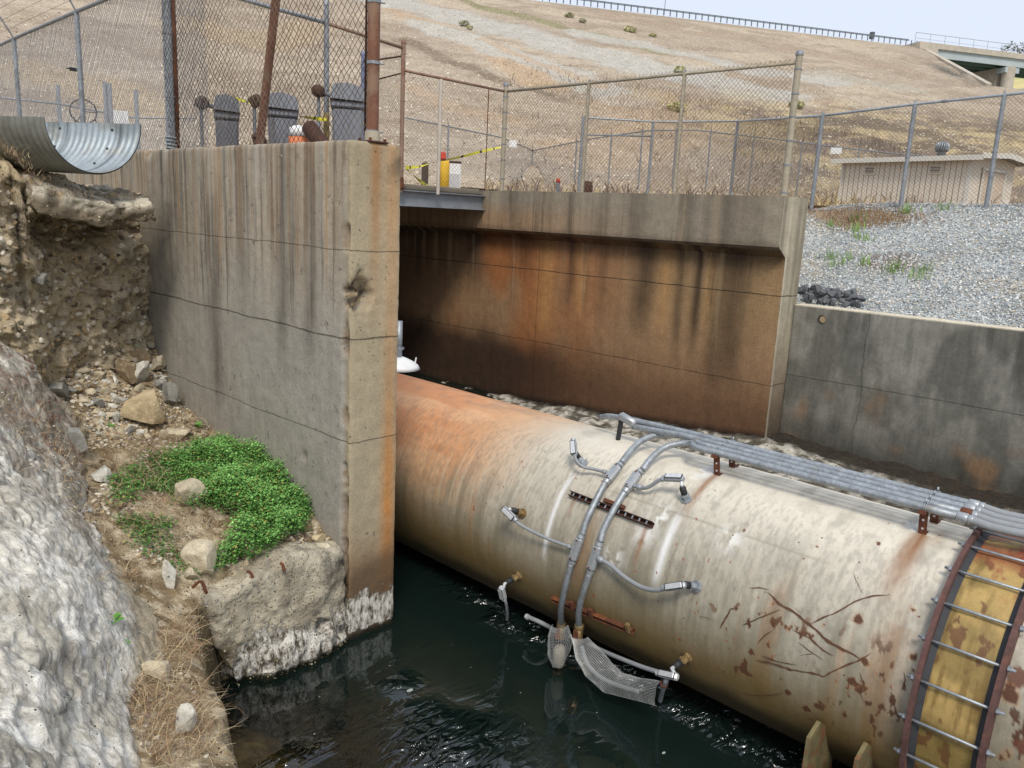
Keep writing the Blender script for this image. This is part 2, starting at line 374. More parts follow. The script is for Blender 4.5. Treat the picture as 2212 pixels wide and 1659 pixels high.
# ---- broken footing block leaning out from the pier base
def dispB(P,N):
    d=(fbm(P,3.2,4,51)-.5)*.11+(fbm(P,11,4,52)-.5)*.06+(fbm(P,45,2,53)-.5)*.012
    low=sst(-3.05,-3.25,P[:,2]); d=d+low*(.04+.09*(fbm(P,(22,22,10),4,54)-.4))
    q=np.hypot((P[:,0]-3.13)/.075,(P[:,2]+3.17)/.07)+(fbm(P,12,3,55)-.5)*.6; d=d-(1-sst(.6,1.1,q))*.16*np.clip(-N[:,1],0,1)
    q=np.hypot((P[:,0]-3.3)/.06,(P[:,2]+3.29)/.06)+(fbm(P,12,3,55)-.5)*.6; d=d-(1-sst(.5,1.1,q))*.08*np.clip(-N[:,1],0,1)
    d=d-.12*sst(2.62,2.3,P[:,0])*sst(-3.0,-3.35,P[:,2])
    return d
m_block=mat('broken aggregate concrete',vcol=True,rough=.95,var=[(12,.22),(50,.25)],specks=[(34,.28,tuple(hx('#c4b79a')),.32,.008),(52,.3,tuple(hx('#8a7a60')),.36,.006),(44,.07,(.14,.12,.10),.3,-.006),(26,.12,tuple(hx('#8f8f8c')),.3,.008)],bump=[(40,.012),(120,.003)],spec=.15,crust=((.10,.08,.055),(.76,.73,.66),24,(1,1,.45)))
V,F=rough_box((2.17,4.86,-3.9),(3.40,5.7,-2.62),.016,.09,dispB,skip=((0,1),(2,0),(1,1)))
x,y,z=V.T
V[:,1]+=.07*sst(3.12,3.36,V[:,0])*(V[:,1]<5.2)
k=sst(3.2,2.1,x); V[:,2]-=0.03*k; V[:,0]+=np.clip(-2.7-z,0,1)*.32*sst(2.9,2.15,x); V[:,2]+=.1*sst(2.35,2.75,x)*sst(3.3,2.9,x)*sst(-2.9,-2.7,z)
x,y,z=V.T
col=np.tile(hx('#b3ab98'),(len(V),1)); col=mix(col,hx('#857b6a'),sst(.45,.65,fbm(V,5,5,61))*.6); col=mix(col,hx('#c9c0ab'),sst(.58,.7,fbm(V,7,3,62))*.5)
col=mix(col,hx('#54514c'),sst(.5,.62,fbm(V,5,4,65))*.55*sst(-2.9,-2.75,z)*sst(2.4,2.7,x))
cr=sst(-3.00,-3.20,z+.12*(fbm(V,6,3,10)-.5)-.06*sst(3.3,2.4,x))*sst(-3.41,-3.33,z)*sst(2.36,2.5,x-(z+3.2)*.3)
col=mix(col,hx('#14180d'),sst(-3.335,-3.39,z+.05*(fbm(V,12,2,64)-.5)))
col=mix(col,hx('#4b4130'),sst(2.52,2.38,x-(z+3.0)*.3)*sst(-2.95,-3.1,z)*.9)
o=build('footing_block',V,F,m_block,None,True,col,msk=np.stack([cr*0,cr,cr*0],1))
tag(o,'rough broken concrete footing block at the foot of the pier, white crust along the waterline','concrete block')
for (a,b,c) in [((845,870),(880,840),(905,890)),((1082,800),(1095,805),(1110,830)),((1225,770),(1235,760),(1245,800))]:
    pass
# ---- far side wall with parapet
m_rwall=mat('rust stained outlet concrete',vcol=True,rough=.9,var=[(7,.14),(40,.22),(3,.12,(1,4,.4))],specks=[(34,.16,tuple(hx('#b29a78')),.2,.002),(30,.10,(.05,.04,.03),.16,-.004)],
  bump=[(80,.003),(20,.004)],drip=[((.05,.04,.03),1,(3,7,.3),.6),((.45,.33,.2),1,(3,5,.25),.35)],lines=[(2,-.945,.05,.008,.7,1.0),(2,-2.25,.06,.006,.6,1.1),(1,9.75,.01,.005,.45,.8)],spec=.2)
prof=[(11.36,.44),(10.60,.44),(10.60,-.254),(10.83,-.40),(10.83,-3.7)]
def strip(prof,y0,y1,res):
    # dense sheet following an x/z profile
    pts=[];
    for (a,b) in zip(prof[:-1],prof[1:]):
        L=math.hypot(b[0]-a[0],b[1]-a[1]); n=max(2,int(L/res))
        for i in range(n): t=i/n; pts.append((a[0]+(b[0]-a[0])*t,a[1]+(b[1]-a[1])*t))
    pts.append(prof[-1]); pts=np.array(pts); ny=int((y1-y0)/res)+1; ys=np.linspace(y0,y1,ny)
    V=np.zeros((ny,len(pts),3)); V[:,:,0]=pts[None,:,0]; V[:,:,2]=pts[None,:,1]; V[:,:,1]=ys[:,None]
    return V.reshape(-1,3),gridf(ny,len(pts)),ny,len(pts)
V1,F1,ny,npx=strip(prof,5.10,18.0,.032)
V1[:,0]+=(fbm(V1,5,4,71)-.5)*.012*(V1[:,0]<11)
e=np.array([(10.60,.44),(11.36,.44),(11.36,-3.7),(10.83,-3.7),(10.83,-.40),(10.60,-.254)])
# end face grid y=5.10
U,W=np.meshgrid(np.linspace(0,1,18),np.linspace(-3.7,.44,130),indexing='ij')
xl=np.where(W>-.254,10.60,np.where(W>-.40,10.60+(-.254-W)/.146*.23,10.83)); X=xl+(11.36-xl)*U
V2=np.stack([X.ravel(),np.full(X.size,5.10)+(fbm(np.stack([X.ravel(),X.ravel()*0,W.ravel()],1),6,3,72)-.5)*.008,W.ravel()],1); F2=gridf(18,130,True)
# outer back face
V3=np.array([[11.36,5.1,-3.7],[11.36,5.1,.44],[11.36,18,.44],[11.36,18,-3.7]]); F3=np.array([[0,3,2,1]])
V=np.concatenate([V1,V2,V3]); F=np.concatenate([F1,F2+len(V1),F3+len(V1)+len(V2)])
x,y,z=V.T; isend=np.zeros(len(V)); isend[len(V1):]=1
low=(z<-.3).astype(float)
par=np.tile(hx('#948b7b'),(len(V),1)); par=mix(par,hx('#a57e58'),sst(6.5,10.5,y)*sst(.35,-.1,z)*.6)
par=mix(par,hx('#4a4238'),sst(.53,.68,streak(V,1,3.2,81,.2))*.3)
for yc,wd in ((7.55,.22),(6.6,.12),(8.9,.12),(10.2,.28),(5.95,.10)):
    par=mix(par,hx('#453c34'),np.exp(-((y-yc)/wd)**2)*(.25+.5*streak(V,1,12,82))*.75)
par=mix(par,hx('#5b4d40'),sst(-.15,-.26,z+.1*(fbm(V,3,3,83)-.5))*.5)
lw=np.tile(hx('#836c53'),(len(V),1))
lw=mix(lw,hx('#8c5f3c'),sst(6.5,10.5,y)*sst(12.6,11.2,y)*sst(.40,.6,fbm(V,(.0,.9,.5),3,84))*.95)
lw=mix(lw,hx('#8a7658'),sst(8.6,6.2,y+.6*(fbm(V,1.1,3,85)-.5))*sst(-2.3,-1.0,z)*.8)
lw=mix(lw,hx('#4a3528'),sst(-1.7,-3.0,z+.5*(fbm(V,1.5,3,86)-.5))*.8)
lw=mix(lw,hx('#3a2b22'),sst(11.2,13.6,y+.9*(z+1))*.7)  # cast shadow of the deck painted as a diagonal darkening
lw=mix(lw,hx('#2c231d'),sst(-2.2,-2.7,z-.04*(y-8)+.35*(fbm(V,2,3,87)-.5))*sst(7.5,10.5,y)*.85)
for yc,wd,z0,a in ((7.45,.20,-1.6,.85),(6.75,.09,-1.9,.6),(6.45,.09,-1.75,.85),(5.85,.26,-2.2,.75),(6.1,.12,-2.4,.5),(9.0,.13,-1.4,.5),(10.15,.35,-.9,.55),(8.3,.1,-1.5,.35),(11.5,.35,-1.3,.8)):
    yy=yc+.12*(fbm(np.stack([z*1.3,z*0+yc,z*0],1),1,3,88)-.5)
    k=np.exp(-((y-yy)/wd)**2)*sst(z0-.5,z0+.4,z)*(.55+.6*streak(V,1,10,89)); lw=mix(lw,hx('#28221d'),np.clip(k*a,0,.9))
for yc,wd,z0,a in ((7.05,.14,-1.7,.6),(8.75,.12,-1.6,.5),(6.25,.08,-1.5,.4),(9.55,.2,-2.0,.6)):
    k=np.exp(-((y-yc)/wd)**2)*sst(z0-.4,z0+.5,z)*(.5+.5*streak(V,1,9,90)); lw=mix(lw,hx('#a58455'),np.clip(k*a,0,.7))
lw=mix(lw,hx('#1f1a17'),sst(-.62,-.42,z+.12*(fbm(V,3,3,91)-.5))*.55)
lw=lw*1.22*np.array([1.06,.98,.93]); lw=mix(lw,hx('#1d1b18'),sst(.10,-.06,z+3.42-.07*np.clip(11-y,0,6)+.06*(fbm(V,6,3,92)-.5))*.8)
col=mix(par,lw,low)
en=np.tile(hx('#a89f8c'),(len(V),1)); en=mix(en,hx('#6b6558'),sst(.5,.66,streak(V,0,9,93,.3))*.6); en=mix(en,hx('#5a4636'),sst(-1.2,-2.8,z)*.75); en=mix(en,hx('#39342e'),sst(-2.3,-3.2,z)*.7)
en=mix(en,hx('#c8bfab'),np.exp(-((x-10.86)/.03)**2)*.5)
col=mix(col,en,isend)
dm=np.where(low>0,sst(-3.2,-.5,z)*.8,.85)*(.4+.8*fbm(V,(1,.8,.3),3,94))*(1-isend*.5)
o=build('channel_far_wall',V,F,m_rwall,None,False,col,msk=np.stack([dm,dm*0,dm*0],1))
tag(o,'long rust stained concrete wall with an overhanging parapet across the channel','concrete wall')
# ---- low grey wing wall at right
m_gwall=mat('mottled grey concrete',vcol=True,rough=.85,var=[(5,.2),(30,.15),(3,.15,(1,6,.6))],specks=[(26,.08,(.08,.08,.08),.2,-.003),(30,.03,(.5,.48,.42),.2,0)],bump=[(70,.002),(16,.003)],
  lines=[(2,-2.11,.05,.005,.5,1.1),(1,4.0,.25,.0035,.5,1.5)],spec=.25)
def dispG(P,N):
    d=(fbm(P,5,4,101)-.5)*.01; return d
V,F=rough_box((11.29,-3.0,-3.8),(11.56,5.10,-1.065),.026,.02,dispG,skip=((0,1),(2,0)))
x,y,z=V.T
col=np.tile(hx('#85837b'),(len(V),1)); col=mix(col,hx('#55544d'),sst(.42,.62,fbm(V,(2.4,2.4,1.3),5,102))*.7); col=mix(col,hx('#8f8d84'),sst(.56,.7,fbm(V,(1,3.5,1.2),4,103))*.6)
col=mix(col,hx('#3b3832'),sst(-2.3,-3.2,z+.5*(fbm(V,1.8,3,104)-.5))*.8); col=mix(col,hx('#8a6a4a'),sst(.58,.72,fbm(V,1.4,3,105))*sst(-2.0,-2.4,z)*.6)
col=mix(col,hx('#2d2e2c'),sst(.55,.7,streak(V,1,7,106,.5))*sst(-2.0,-1.2,z)*.5)
col=mix(col,hx('#c5bca8'),sst(-1.085,-1.07,z)); col=mix(col,hx('#a8997c'),np.clip(1-np.hypot(y-4.66,z+1.235)/.09,0,1)*.0+(np.hypot(y-4.66,z+1.235)<.056)*.9)
o=build('channel_wing_wall',V,F,m_gwall,None,False,col)
th=np.arange(24)*math.pi/12
wh=build('weep_hole',np.array([[11.276,4.66+.058*math.cos(a),-1.235+.058*math.sin(a)] for a in th]),[list(range(24))],mat('weep hole shadow',(.05,.04,.03),.9),o)
build('pipe_lining',np.array([[11.273,4.645+.043*math.cos(a),-1.24+.046*math.sin(a)] for a in th]),[list(range(24))],mat('weep hole lining',tuple(hx('#9c8a6c')),.8,var=[(30,.2)]),wh)
tag(o,'low dark grey mottled concrete wall with one round weep hole near its left end','concrete wall')
# ---- crusty bench along the foot of the far wall
U,W=np.meshgrid(np.linspace(-3,17,500),np.linspace(8.4,11.3,90),indexing='ij')
P=np.stack([W.ravel(),U.ravel(),np.zeros(U.size)],1)
zb=np.interp(P[:,1],[-3,2,5,6,9,11,13,17],[-3.25,-3.15,-3.02,-3.12,-3.32,-3.42,-3.5,-3.6]); t=(P[:,0]-8.4)/2.43
P[:,2]=zb-.55*(1-np.clip(t,0,1))**1.3+(fbm(P,3,4,111)-.5)*.16+(fbm(P,14,3,112)-.5)*.08
m_crust=mat('white crusted rubble',vcol=True,rough=.95,var=[(18,.35),(60,.3)],specks=[(22,.25,(.04,.04,.035),.3,-.01)],bump=[(35,.02),(90,.006)],spec=.15)
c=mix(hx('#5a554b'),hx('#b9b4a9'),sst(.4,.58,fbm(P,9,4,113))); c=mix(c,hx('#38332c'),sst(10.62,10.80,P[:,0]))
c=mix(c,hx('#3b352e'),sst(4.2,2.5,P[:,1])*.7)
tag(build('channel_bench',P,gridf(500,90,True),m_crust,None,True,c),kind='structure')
# ---------------------------------------------------------------- the big outlet pipe
Z1=lambda x,y:(1017.5+.4266*x,840.6+.4266*y)      # reads positions off two enlargements of the reference survey
Z2=lambda x,y:(1504.2+.4932*x,840.6+.4932*y)
def cyl(yy,th,R=PR): return np.array([PCX-R*np.cos(th),yy,PCZ+R*np.sin(th)])
def yth(q,R=PR):
    P=oncyl(*q,R); return P[1],math.atan2(P[2]-PCZ,-(P[0]-PCX))
def pipegrid(y0,y1,dy,t0,t1,dt):
    ny=int((y1-y0)/dy)+1; ntt=int((t1-t0)/dt)+1
    A,B=np.meshgrid(np.linspace(y0,y1,ny),np.linspace(t0,t1,ntt),indexing='ij'); return A.ravel(),B.ravel(),gridf(ny,ntt)
def pipecol(y,t):
    t=(t+math.pi/2)%(2*math.pi)-math.pi/2
    s=t*PR; Q=np.stack([y,s,np.zeros(len(y))],1); d=np.degrees(t)
    c=np.tile(hx('#b6b0a2'),(len(y),1))
    c=mix(c,hx('#dcd5c6'),sst(35,75,d+20*(fbm(Q,1.5,3,201)-.5))*sst(4.6,3.4,y)*.8)  # crown of the shell whitened: daylight painted into the colour
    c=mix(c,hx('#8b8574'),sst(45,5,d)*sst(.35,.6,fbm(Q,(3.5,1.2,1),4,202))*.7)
    # tan upstream length
    k=sst(3.9,5.0,y+.5*(fbm(Q,1.3,4,203)-.5)-sst(40,0,d)*.5); c=mix(c,hx('#c99a6c'),k*.8)
    k=sst(4.5,5.6,y+.8*(fbm(Q,(1.2,2.5,1),4,204)-.5))*sst(0,45,d); c=mix(c,hx('#c07d50'),k*.7)
    c=mix(c,hx('#8a5a3a'),sst(6.0,6.9,y)*sst(60,85,d)*.5)
    c=mix(c,hx('#d9b08a'),sst(.52,.7,fbm(Q,(1.5,5,1),4,205))*sst(4,5.2,y)*.5)
    # lines of drips running round the shell
    st=fbm(Q,(17,.9,1),4,206); c=mix(c,hx('#615b4c'),sst(.50,.70,st)*sst(52,12,d)*.5); st=fbm(Q,(48,1.6,1),3,261); c=mix(c,hx('#6d675a'),sst(.5,.7,st)*sst(68,30,d)*.22)
    st=fbm(Q,(22,1.1,1),3,207); c=mix(c,hx('#d5cfbe'),sst(.58,.72,st)*sst(60,20,d)*.25)
    st=fbm(Q,(8,.9,1),3,208); c=mix(c,hx('#a5713f'),sst(.60,.74,st)*sst(50,5,d)*.55)
    c=mix(c,hx('#6a6a5e'),sst(.56,.75,fbm(Q,(9,3,1),5,209))*sst(3.4,2.6,y)*.3)
    sm=fbm(Q,(5,9,1),5,210); c=mix(c,hx('#77736a'),sst(.54,.72,sm)*sst(60,88,d)*.30)
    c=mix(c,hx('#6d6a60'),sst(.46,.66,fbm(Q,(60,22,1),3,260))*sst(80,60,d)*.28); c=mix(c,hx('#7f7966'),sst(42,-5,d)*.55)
    # foot of the shell: algae and dirt
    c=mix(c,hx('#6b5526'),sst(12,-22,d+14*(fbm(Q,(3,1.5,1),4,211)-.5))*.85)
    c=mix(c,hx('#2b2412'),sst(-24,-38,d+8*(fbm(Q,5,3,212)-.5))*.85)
    c=mix(c,hx('#43402f'),sst(4.6,6.0,y)*sst(28,0,d)*.55)
    # pale weld bands
    for q0,q1,w in ((Z1(500,440),Z1(380,830),.02),(Z1(1060,640),Z1(930,960),.028)):
        (ya,ta),(yb,tb)=yth(q0),yth(q1); yc=(ya+yb)/2
        k=np.exp(-((y-yc-.01*(fbm(Q,9,3,213)-.5))/w)**2)*sst(tb-.12,tb+.1,t)*sst(ta+.08,ta-.05,t); c=mix(c,hx('#dfe0e0'),k*.9)
        k=np.exp(-((y-yc)/.004)**2)*sst(ta-.25,ta,t)*sst(ta+.3,ta,t); c=mix(c,hx('#25211c'),k*.6)
    (ya,ta),(yb,tb)=yth(Z2(0,575)),yth(Z2(820,840)); tc=(ta+tb)/2
    k=np.exp(-((t-tc)/.010)**2)*sst(1.6,1.9,y)*sst(3.6,3.2,y); c=mix(c,hx('#8f8a7b'),k*.7)
    # white scuffs
    for q in (Z1(960,640),Z1(880,730),Z1(720,850),Z2(60,350),Z2(930,600),Z1(1180,430),Z2(150,650)):
        a,b=yth(q); k=np.exp(-(((y-a)/.075)**2+((t-b)/.10)**2))*sst(.42,.56,fbm(Q,(22,22,1),4,214)); c=mix(c,hx('#e6e6e4'),k*.75)
    # rust runs under the brackets and bars
    for q,w,ln,a in ((Z2(90,375),.022,.75,.95),(Z2(982,640),.045,.85,1.),(Z1(525,560),.012,.25,.7),(Z1(895,690),.018,.5,.8),(Z1(600,640),.018,.9,.75),(Z2(1080,625),.03,.3,.4),(Z2(900,1050),.08,1.2,.3)):
        a0,b0=yth(q); dd=b0-t; k=np.exp(-((y-a0+.02*(fbm(Q,(2,6,1),3,215)-.5))/(w*(1+np.clip(dd,0,1)*1.2)))**2)*(dd>-.02)*sst(ln,ln*.2,dd)*(.55+.7*fbm(Q,(30,2,1),3,216))
        c=mix(c,hx('#855831'),np.clip(k*a,0,.93))
    # flaked paint patches
    zone=sst(2.7,2.0,y)*sst(1.0,1.15,y)*sst(30,14,d)*sst(-34,-10,d); n=fbm(Q,(20,12,1),5,217); c=mix(c,hx('#a57b50'),sst(.655,.70,n)*zone*.5); c=mix(c,hx('#573a29'),sst(.70,.715,n+zone*.02)*zone)
    zone=sst(1.75,1.35,y)*sst(34,15,d)*sst(-40,0,d); n=fbm(Q,(26,12,1),5,218); c=mix(c,hx('#52372a'),sst(.68,.70,n)*zone)
    n=fbm(Q,(30,20,1),3,219); c=mix(c,hx('#8a4a22'),sst(.83,.84,n)*sst(70,40,d))
    z2=sst(.9,.6,y); n=fbm(Q,(8,7,1),4,220); c=mix(c,hx('#633828'),sst(.62,.645,n)*z2*.9)
    for q,r_ in ((Z2(1370,1330),.05),(Z2(1340,1600),.04),(Z2(950,970),.03),(Z2(710,1010),.03),(Z2(740,1200),.03),(Z2(960,1180),.03),(Z2(405,1050),.028),(Z2(560,1030),.02),(Z2(640,1150),.025),(Z2(300,890),.014),(Z2(480,1400),.03),(Z2(720,1310),.035),(Z2(530,690),.016),(Z2(210,620),.018),(Z2(795,680),.016),(Z2(950,1230),.02)):
        a,b=yth(q); k=np.hypot(y-a,(t-b)*PR)/r_+(fbm(Q,(26,26,1),4,221)-.5)*2.2; c=mix(c,hx('#a57b50'),(1-sst(.7,1.1,k))*.45); c=mix(c,hx('#573a29'),1-sst(.5,.7,k))
    return c
m_pipe=mat('old cream painted steel pipe',vcol=True,rough=.62,var=[(16,.06),(90,.10),(5,.05)],specks=[(28,.02,tuple(hx('#6d4a32')),.2,-.001)],bump=[(6,.006),(45,.0012)],spec=.35,roughvar=.12)
big=thing('outlet_pipe','very large cream and tan painted steel pipe with rust scratches lying in the channel','pipe',(PCX,3,PCZ))
y,t,F=pipegrid(1.0,7.2,.0085,math.radians(-48),math.radians(112),.0105)
rad=PR+(fbm(np.stack([y,t*.8,y*0],1),1.2,3,230)-.5)*.012
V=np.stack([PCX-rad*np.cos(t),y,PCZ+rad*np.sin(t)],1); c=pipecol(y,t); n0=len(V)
Vs=[V];Fs=[F];Cs=[c]
for (a,b,dy,t0,t1,dt) in ((-2.0,.715,.011,math.radians(-48),math.radians(112),.014),(7.2,13.0,.08,math.radians(-48),math.radians(112),.04),(-2.0,13.0,.2,math.radians(112),math.radians(312),.06),(.715,1.0,.1,math.radians(-48),math.radians(112),.05)):
    y2,t2,F2=pipegrid(a,b,dy,t0,t1,dt); V2=np.stack([PCX-PR*np.cos(t2),y2,PCZ+PR*np.sin(t2)],1)
    Fs.append(F2+sum(len(v) for v in Vs)); Vs.append(V2); Cs.append(pipecol(y2,t2))
nb=sum(len(f) for f in Fs)
# rusty scratches: thin ragged ribbons on the shell
def ribbon(qs,w,seed,zz):
    pts=[yth(q) for q in qs]; P=[]
    for (a,b) in zip(pts[:-1],pts[1:]):
        n=max(2,int(math.hypot(b[0]-a[0],(b[1]-a[1])*PR)/.012))
        for i in range(n): k=i/n; P.append((a[0]+(b[0]-a[0])*k,a[1]+(b[1]-a[1])*k))
    P.append(pts[-1]); P=np.array(P); P[:,1]*=PR; n=len(P); nn=fbm(np.stack([np.arange(n)*.11,np.full(n,seed),np.zeros(n)],1),1,4,seed)-.5
    T=np.gradient(P,axis=0); T/=np.linalg.norm(T,axis=1)[:,None]; Nn=np.stack([-T[:,1],T[:,0]],1)
    P=P+Nn*(nn*.03)[:,None]; ww=w*(.35+1.5*np.abs(fbm(np.stack([np.arange(n)*.35,np.full(n,seed+9),np.zeros(n)],1),1,3,seed)-.15))*np.minimum(1,np.minimum(np.arange(n),n-1-np.arange(n))/6+.15)
    A=P+Nn*ww[:,None]/2; B=P-Nn*ww[:,None]/2; Q=np.stack([A,B],1).reshape(-1,2); th=Q[:,1]/PR; R=PR+.0075
    return np.stack([PCX-R*np.cos(th),Q[:,0],PCZ+R*np.sin(th)],1),gridf(n,2)
SC=[([(310,890),(400,960),(490,1030),(640,1140),(720,1180)],.016),([(490,1030),(600,990),(700,930),(780,905),(850,900)],.009),([(265,1185),(400,1220),(560,1258),(650,1210),(770,1150)],.011),
 ([(205,1035),(290,1000),(370,965)],.010),([(110,1050),(130,1000),(150,960),(190,960)],.013),([(420,1050),(500,1090),(560,1140),(605,1165)],.010),([(285,1170),(360,1190),(440,1205)],.009),
 ([(270,1115),(305,1070),(350,1045)],.008),([(440,1110),(500,1150),(560,1190)],.005),([(230,870),(280,875),(320,885)],.007),([(0,990),(80,1015)],.006),([(200,1330),(290,1338),(385,1330)],.006),
 ([(720,1240),(735,1300),(715,1330),(730,1360)],.014),([(900,1320),(912,1270),(905,1240)],.010),([(455,1165),(510,1160),(515,1140)],.006),([(690,800),(735,905)],.004),([(430,960),(460,985)],.005)]
for i,(p,wd) in enumerate(SC):
    v,f=ribbon([Z2(*q) for q in p],wd,i+1,0); Fs.append(f+sum(len(a) for a in Vs)); Vs.append(v); Cs.append(np.tile(hx('#5c402e'),(len(v),1))*(.75+.5*rng.random((len(v),1))))
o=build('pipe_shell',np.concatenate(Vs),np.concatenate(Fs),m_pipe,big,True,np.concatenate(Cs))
# ---- expansion coupling: two end rings, gaskets, yellow sleeve, tie rods
cp=thing('pipe_coupling','yellow sleeve coupling clamped round the big pipe by two rusty rings and long tie rods','pipe coupling',(PCX,.865,PCZ))
def ringmesh(name,prof,m,par,n=180):
    P=np.array(prof); k=len(P); th=np.linspace(0,2*np.pi,n,endpoint=False)
    R=P[None,:,1]; V=np.stack([PCX-R*np.cos(th)[:,None],np.broadcast_to(P[None,:,0],(n,k)),PCZ+R*np.sin(th)[:,None]],2).reshape(-1,3)
    F=[[i*k+j,((i+1)%n)*k+j,((i+1)%n)*k+(j+1)%k,i*k+(j+1)%k] for i in range(n) for j in range(k)]
    return build(name,V,np.array(F),m,par,False)
m_ring=mat('rust brown ring',tuple(hx('#5e4440')),.8,.2,var=[(8,.3),(40,.25),(5,.5,None,tuple(hx('#8a5a44')),.55)],bump=[(40,.002)])
m_gask=mat('black gasket rubber',tuple(hx('#34363a')),.7,0,var=[(9,.2)])
for yc in (1.045,.685): ringmesh('clamp_ring',[(yc-.014,PR+.004),(yc-.014,PR+.085),(yc+.014,PR+.085),(yc+.014,PR+.004)],m_ring,cp)
for a,b in ((.998,1.030),(.70,.732)): ringmesh('gasket',[(a,PR+.004),(a,PR+.05 if a<.9 else PR+.03),(b,PR+.03 if a<.9 else PR+.05),(b,PR+.004)],m_gask,cp)
A,B,F=pipegrid(.732,.998,.008,0,2*math.pi,.0105); R=PR+.03+.006*np.sin((A-.732)/.266*np.pi)
V=np.stack([PCX-R*np.cos(B),A,PCZ+R*np.sin(B)],1); d=np.degrees(B); Q=np.stack([A,B*PR,A*0],1)
c=np.tile(hx('#ab9058'),(len(V),1)); c=mix(c,hx('#84703f'),sst(.4,.65,fbm(Q,5,4,240)))
c=mix(c,hx('#5f3a24'),sst(.64,.67,fbm(Q,(20,11,1),5,241))*sst(-5,10,d)*.8); c=mix(c,hx('#6e5528'),sst(.5,.62,fbm(Q,(40,4,1),4,246))*sst(60,20,d)*.6); c=mix(c,hx('#8a4a33'),(sst(64,74,d)*sst(85,78,d)+sst(.5,.6,fbm(Q,(9,5,1),4,245))*sst(50,62,d))*.8)
c=mix(c,hx('#3c3118'),sst(12,-6,d+22*(fbm(Q,(6,4,1),4,242)-.5))*.9); c=mix(c,hx('#5d4a22'),sst(.55,.7,fbm(Q,(18,3,1),4,243))*.5)
m_sleeve=mat('worn yellow sleeve',vcol=True,rough=.55,var=[(20,.14),(70,.12)],bump=[(30,.002)])
build('sleeve',V,F,m_sleeve,cp,True,c)
for k,dg in enumerate(np.arange(-42,360-42,14.0)):
    th=math.radians(dg+3); a=cyl(1.10,th,PR+.062); b=cyl(.63,th,PR+.062)
    m=MB().tube([a,b],.0085,8); r_=m.out('tie_rod',m_galv,cp,True)
    if -40<dg<110:
        for yy,s_ in ((1.062,1),(.668,-1)):
            nb_=MB().lathe(cyl(yy,th,PR+.062),(0,s_,0),[(0,.017),(.016,.017)],6); nb_.out('nut',m_galvd,r_)
# ---- flat support plates standing at the shell's near side
for lab,(q,wd,top) in (('taller flat steel support plate with rusty edge at the big pipe foot',(Z2(550,1452),.13,0)),('shorter flat steel support plate near the yellow coupling',(Z2(755,1545),.12,0))):
    P=oncyl(*q,PR+.02); px_=P[0]-.05; m=MB()
    prof=[(px_-wd,P[2]-.03),(px_,P[2]+.02),(px_+.3,P[2]-.2),(px_+.3,-3.9),(px_-wd*1.15,-3.9)]
    m.prism([(a,P[1]-.012,b) for a,b in prof],(0,.024,0))
    o=m.out('support_plate',mat('algae stained plate',tuple(hx('#6b6244')),.85,var=[(9,.3),(30,.25),(12,.9,None,tuple(hx('#77462c')),.5)],bump=[(30,.003)])); tag(o,lab,'support plate')
# ---------------------------------------------------------------- conduits and sensors on the pipe
def onp(q,h=.05): return oncyl(*q,PR+h)
def nrm(P): v=np.array([P[0]-PCX,0,P[2]-PCZ]); return v/np.linalg.norm(v)
def frame(P,d):
    n=nrm(P); d=np.array(d,float); d-=n*np.dot(d,n); d/=np.linalg.norm(d); return np.stack([np.cross(d,n),d,n],1)   # cols: side, along, out
def condbody(par,qa,qb,w=.062,h=.06,off=.055,m=None,mc=None,rust=False):
    """conduit body between two picture positions: rounded oblong box with hubs, gasketed cover and screws"""
    a=onp(qa,off); b=onp(qb,off); L=np.linalg.norm(b-a); c=(a+b)/2; R=frame(c,b-a); m=m or m_cast
    body=MB().box(c,(w,L*.80,h),R,bev=.018)
    for s_ in (-1,1):
        e=c+R[:,1]*s_*L*.5; i=c+R[:,1]*s_*L*.38; body.tube([i,e],[w*.52,w*.44],12)
    o=body.out('box_body',m,par); auto_smooth(o,35)
    cv=MB().box(c+R[:,2]*(h/2+.004),(w*.78,L*.68,.009),R,bev=.004); k=cv.out('cover',mc or m,o)
    for s_ in (-1,1):
        MB().lathe(c+R[:,1]*s_*L*.29+R[:,2]*(h/2+.008),R[:,2],[(0,.008),(.005,.007)],8).out('screw',m_rust,k)
    return c,R,L
def cond(par,pts,r,m=None,name='conduit',raw=False,n=8):
    P=smooth_path(pts if raw else [onp(q,h) for q,h in pts],n); return MB().tube(P,r,12).out(name,m or m_conduit,par,True)
def coupling(par,P,d,r,l=.05,m=None): d=np.array(d,float); d/=np.linalg.norm(d); return MB().lathe(np.array(P)-d*l/2,d,[(0,r*.9),(.004,r),(l-.004,r),(l,r*.9)],14).out('coupling',m or m_cast,par,True)
BR0=oncyl(*Z2(90,378)); BR1=oncyl(*Z2(984,640))
th0=math.atan2(BR0[2]-PCZ,-(BR0[0]-PCX)); NB=np.array([-math.cos(th0),0,math.sin(th0)]); TB=np.array([math.sin(th0),0,math.cos(th0)])
BASE=np.array([PCX,0,PCZ])+NB*(PR+.185)
HX=np.array([1.,0,.13])
def bund(k,yy,up=0): return BASE+HX*(k*.072)+NB*up+np.array([0,yy,0])
YA,YB=BR0[1],BR1[1]
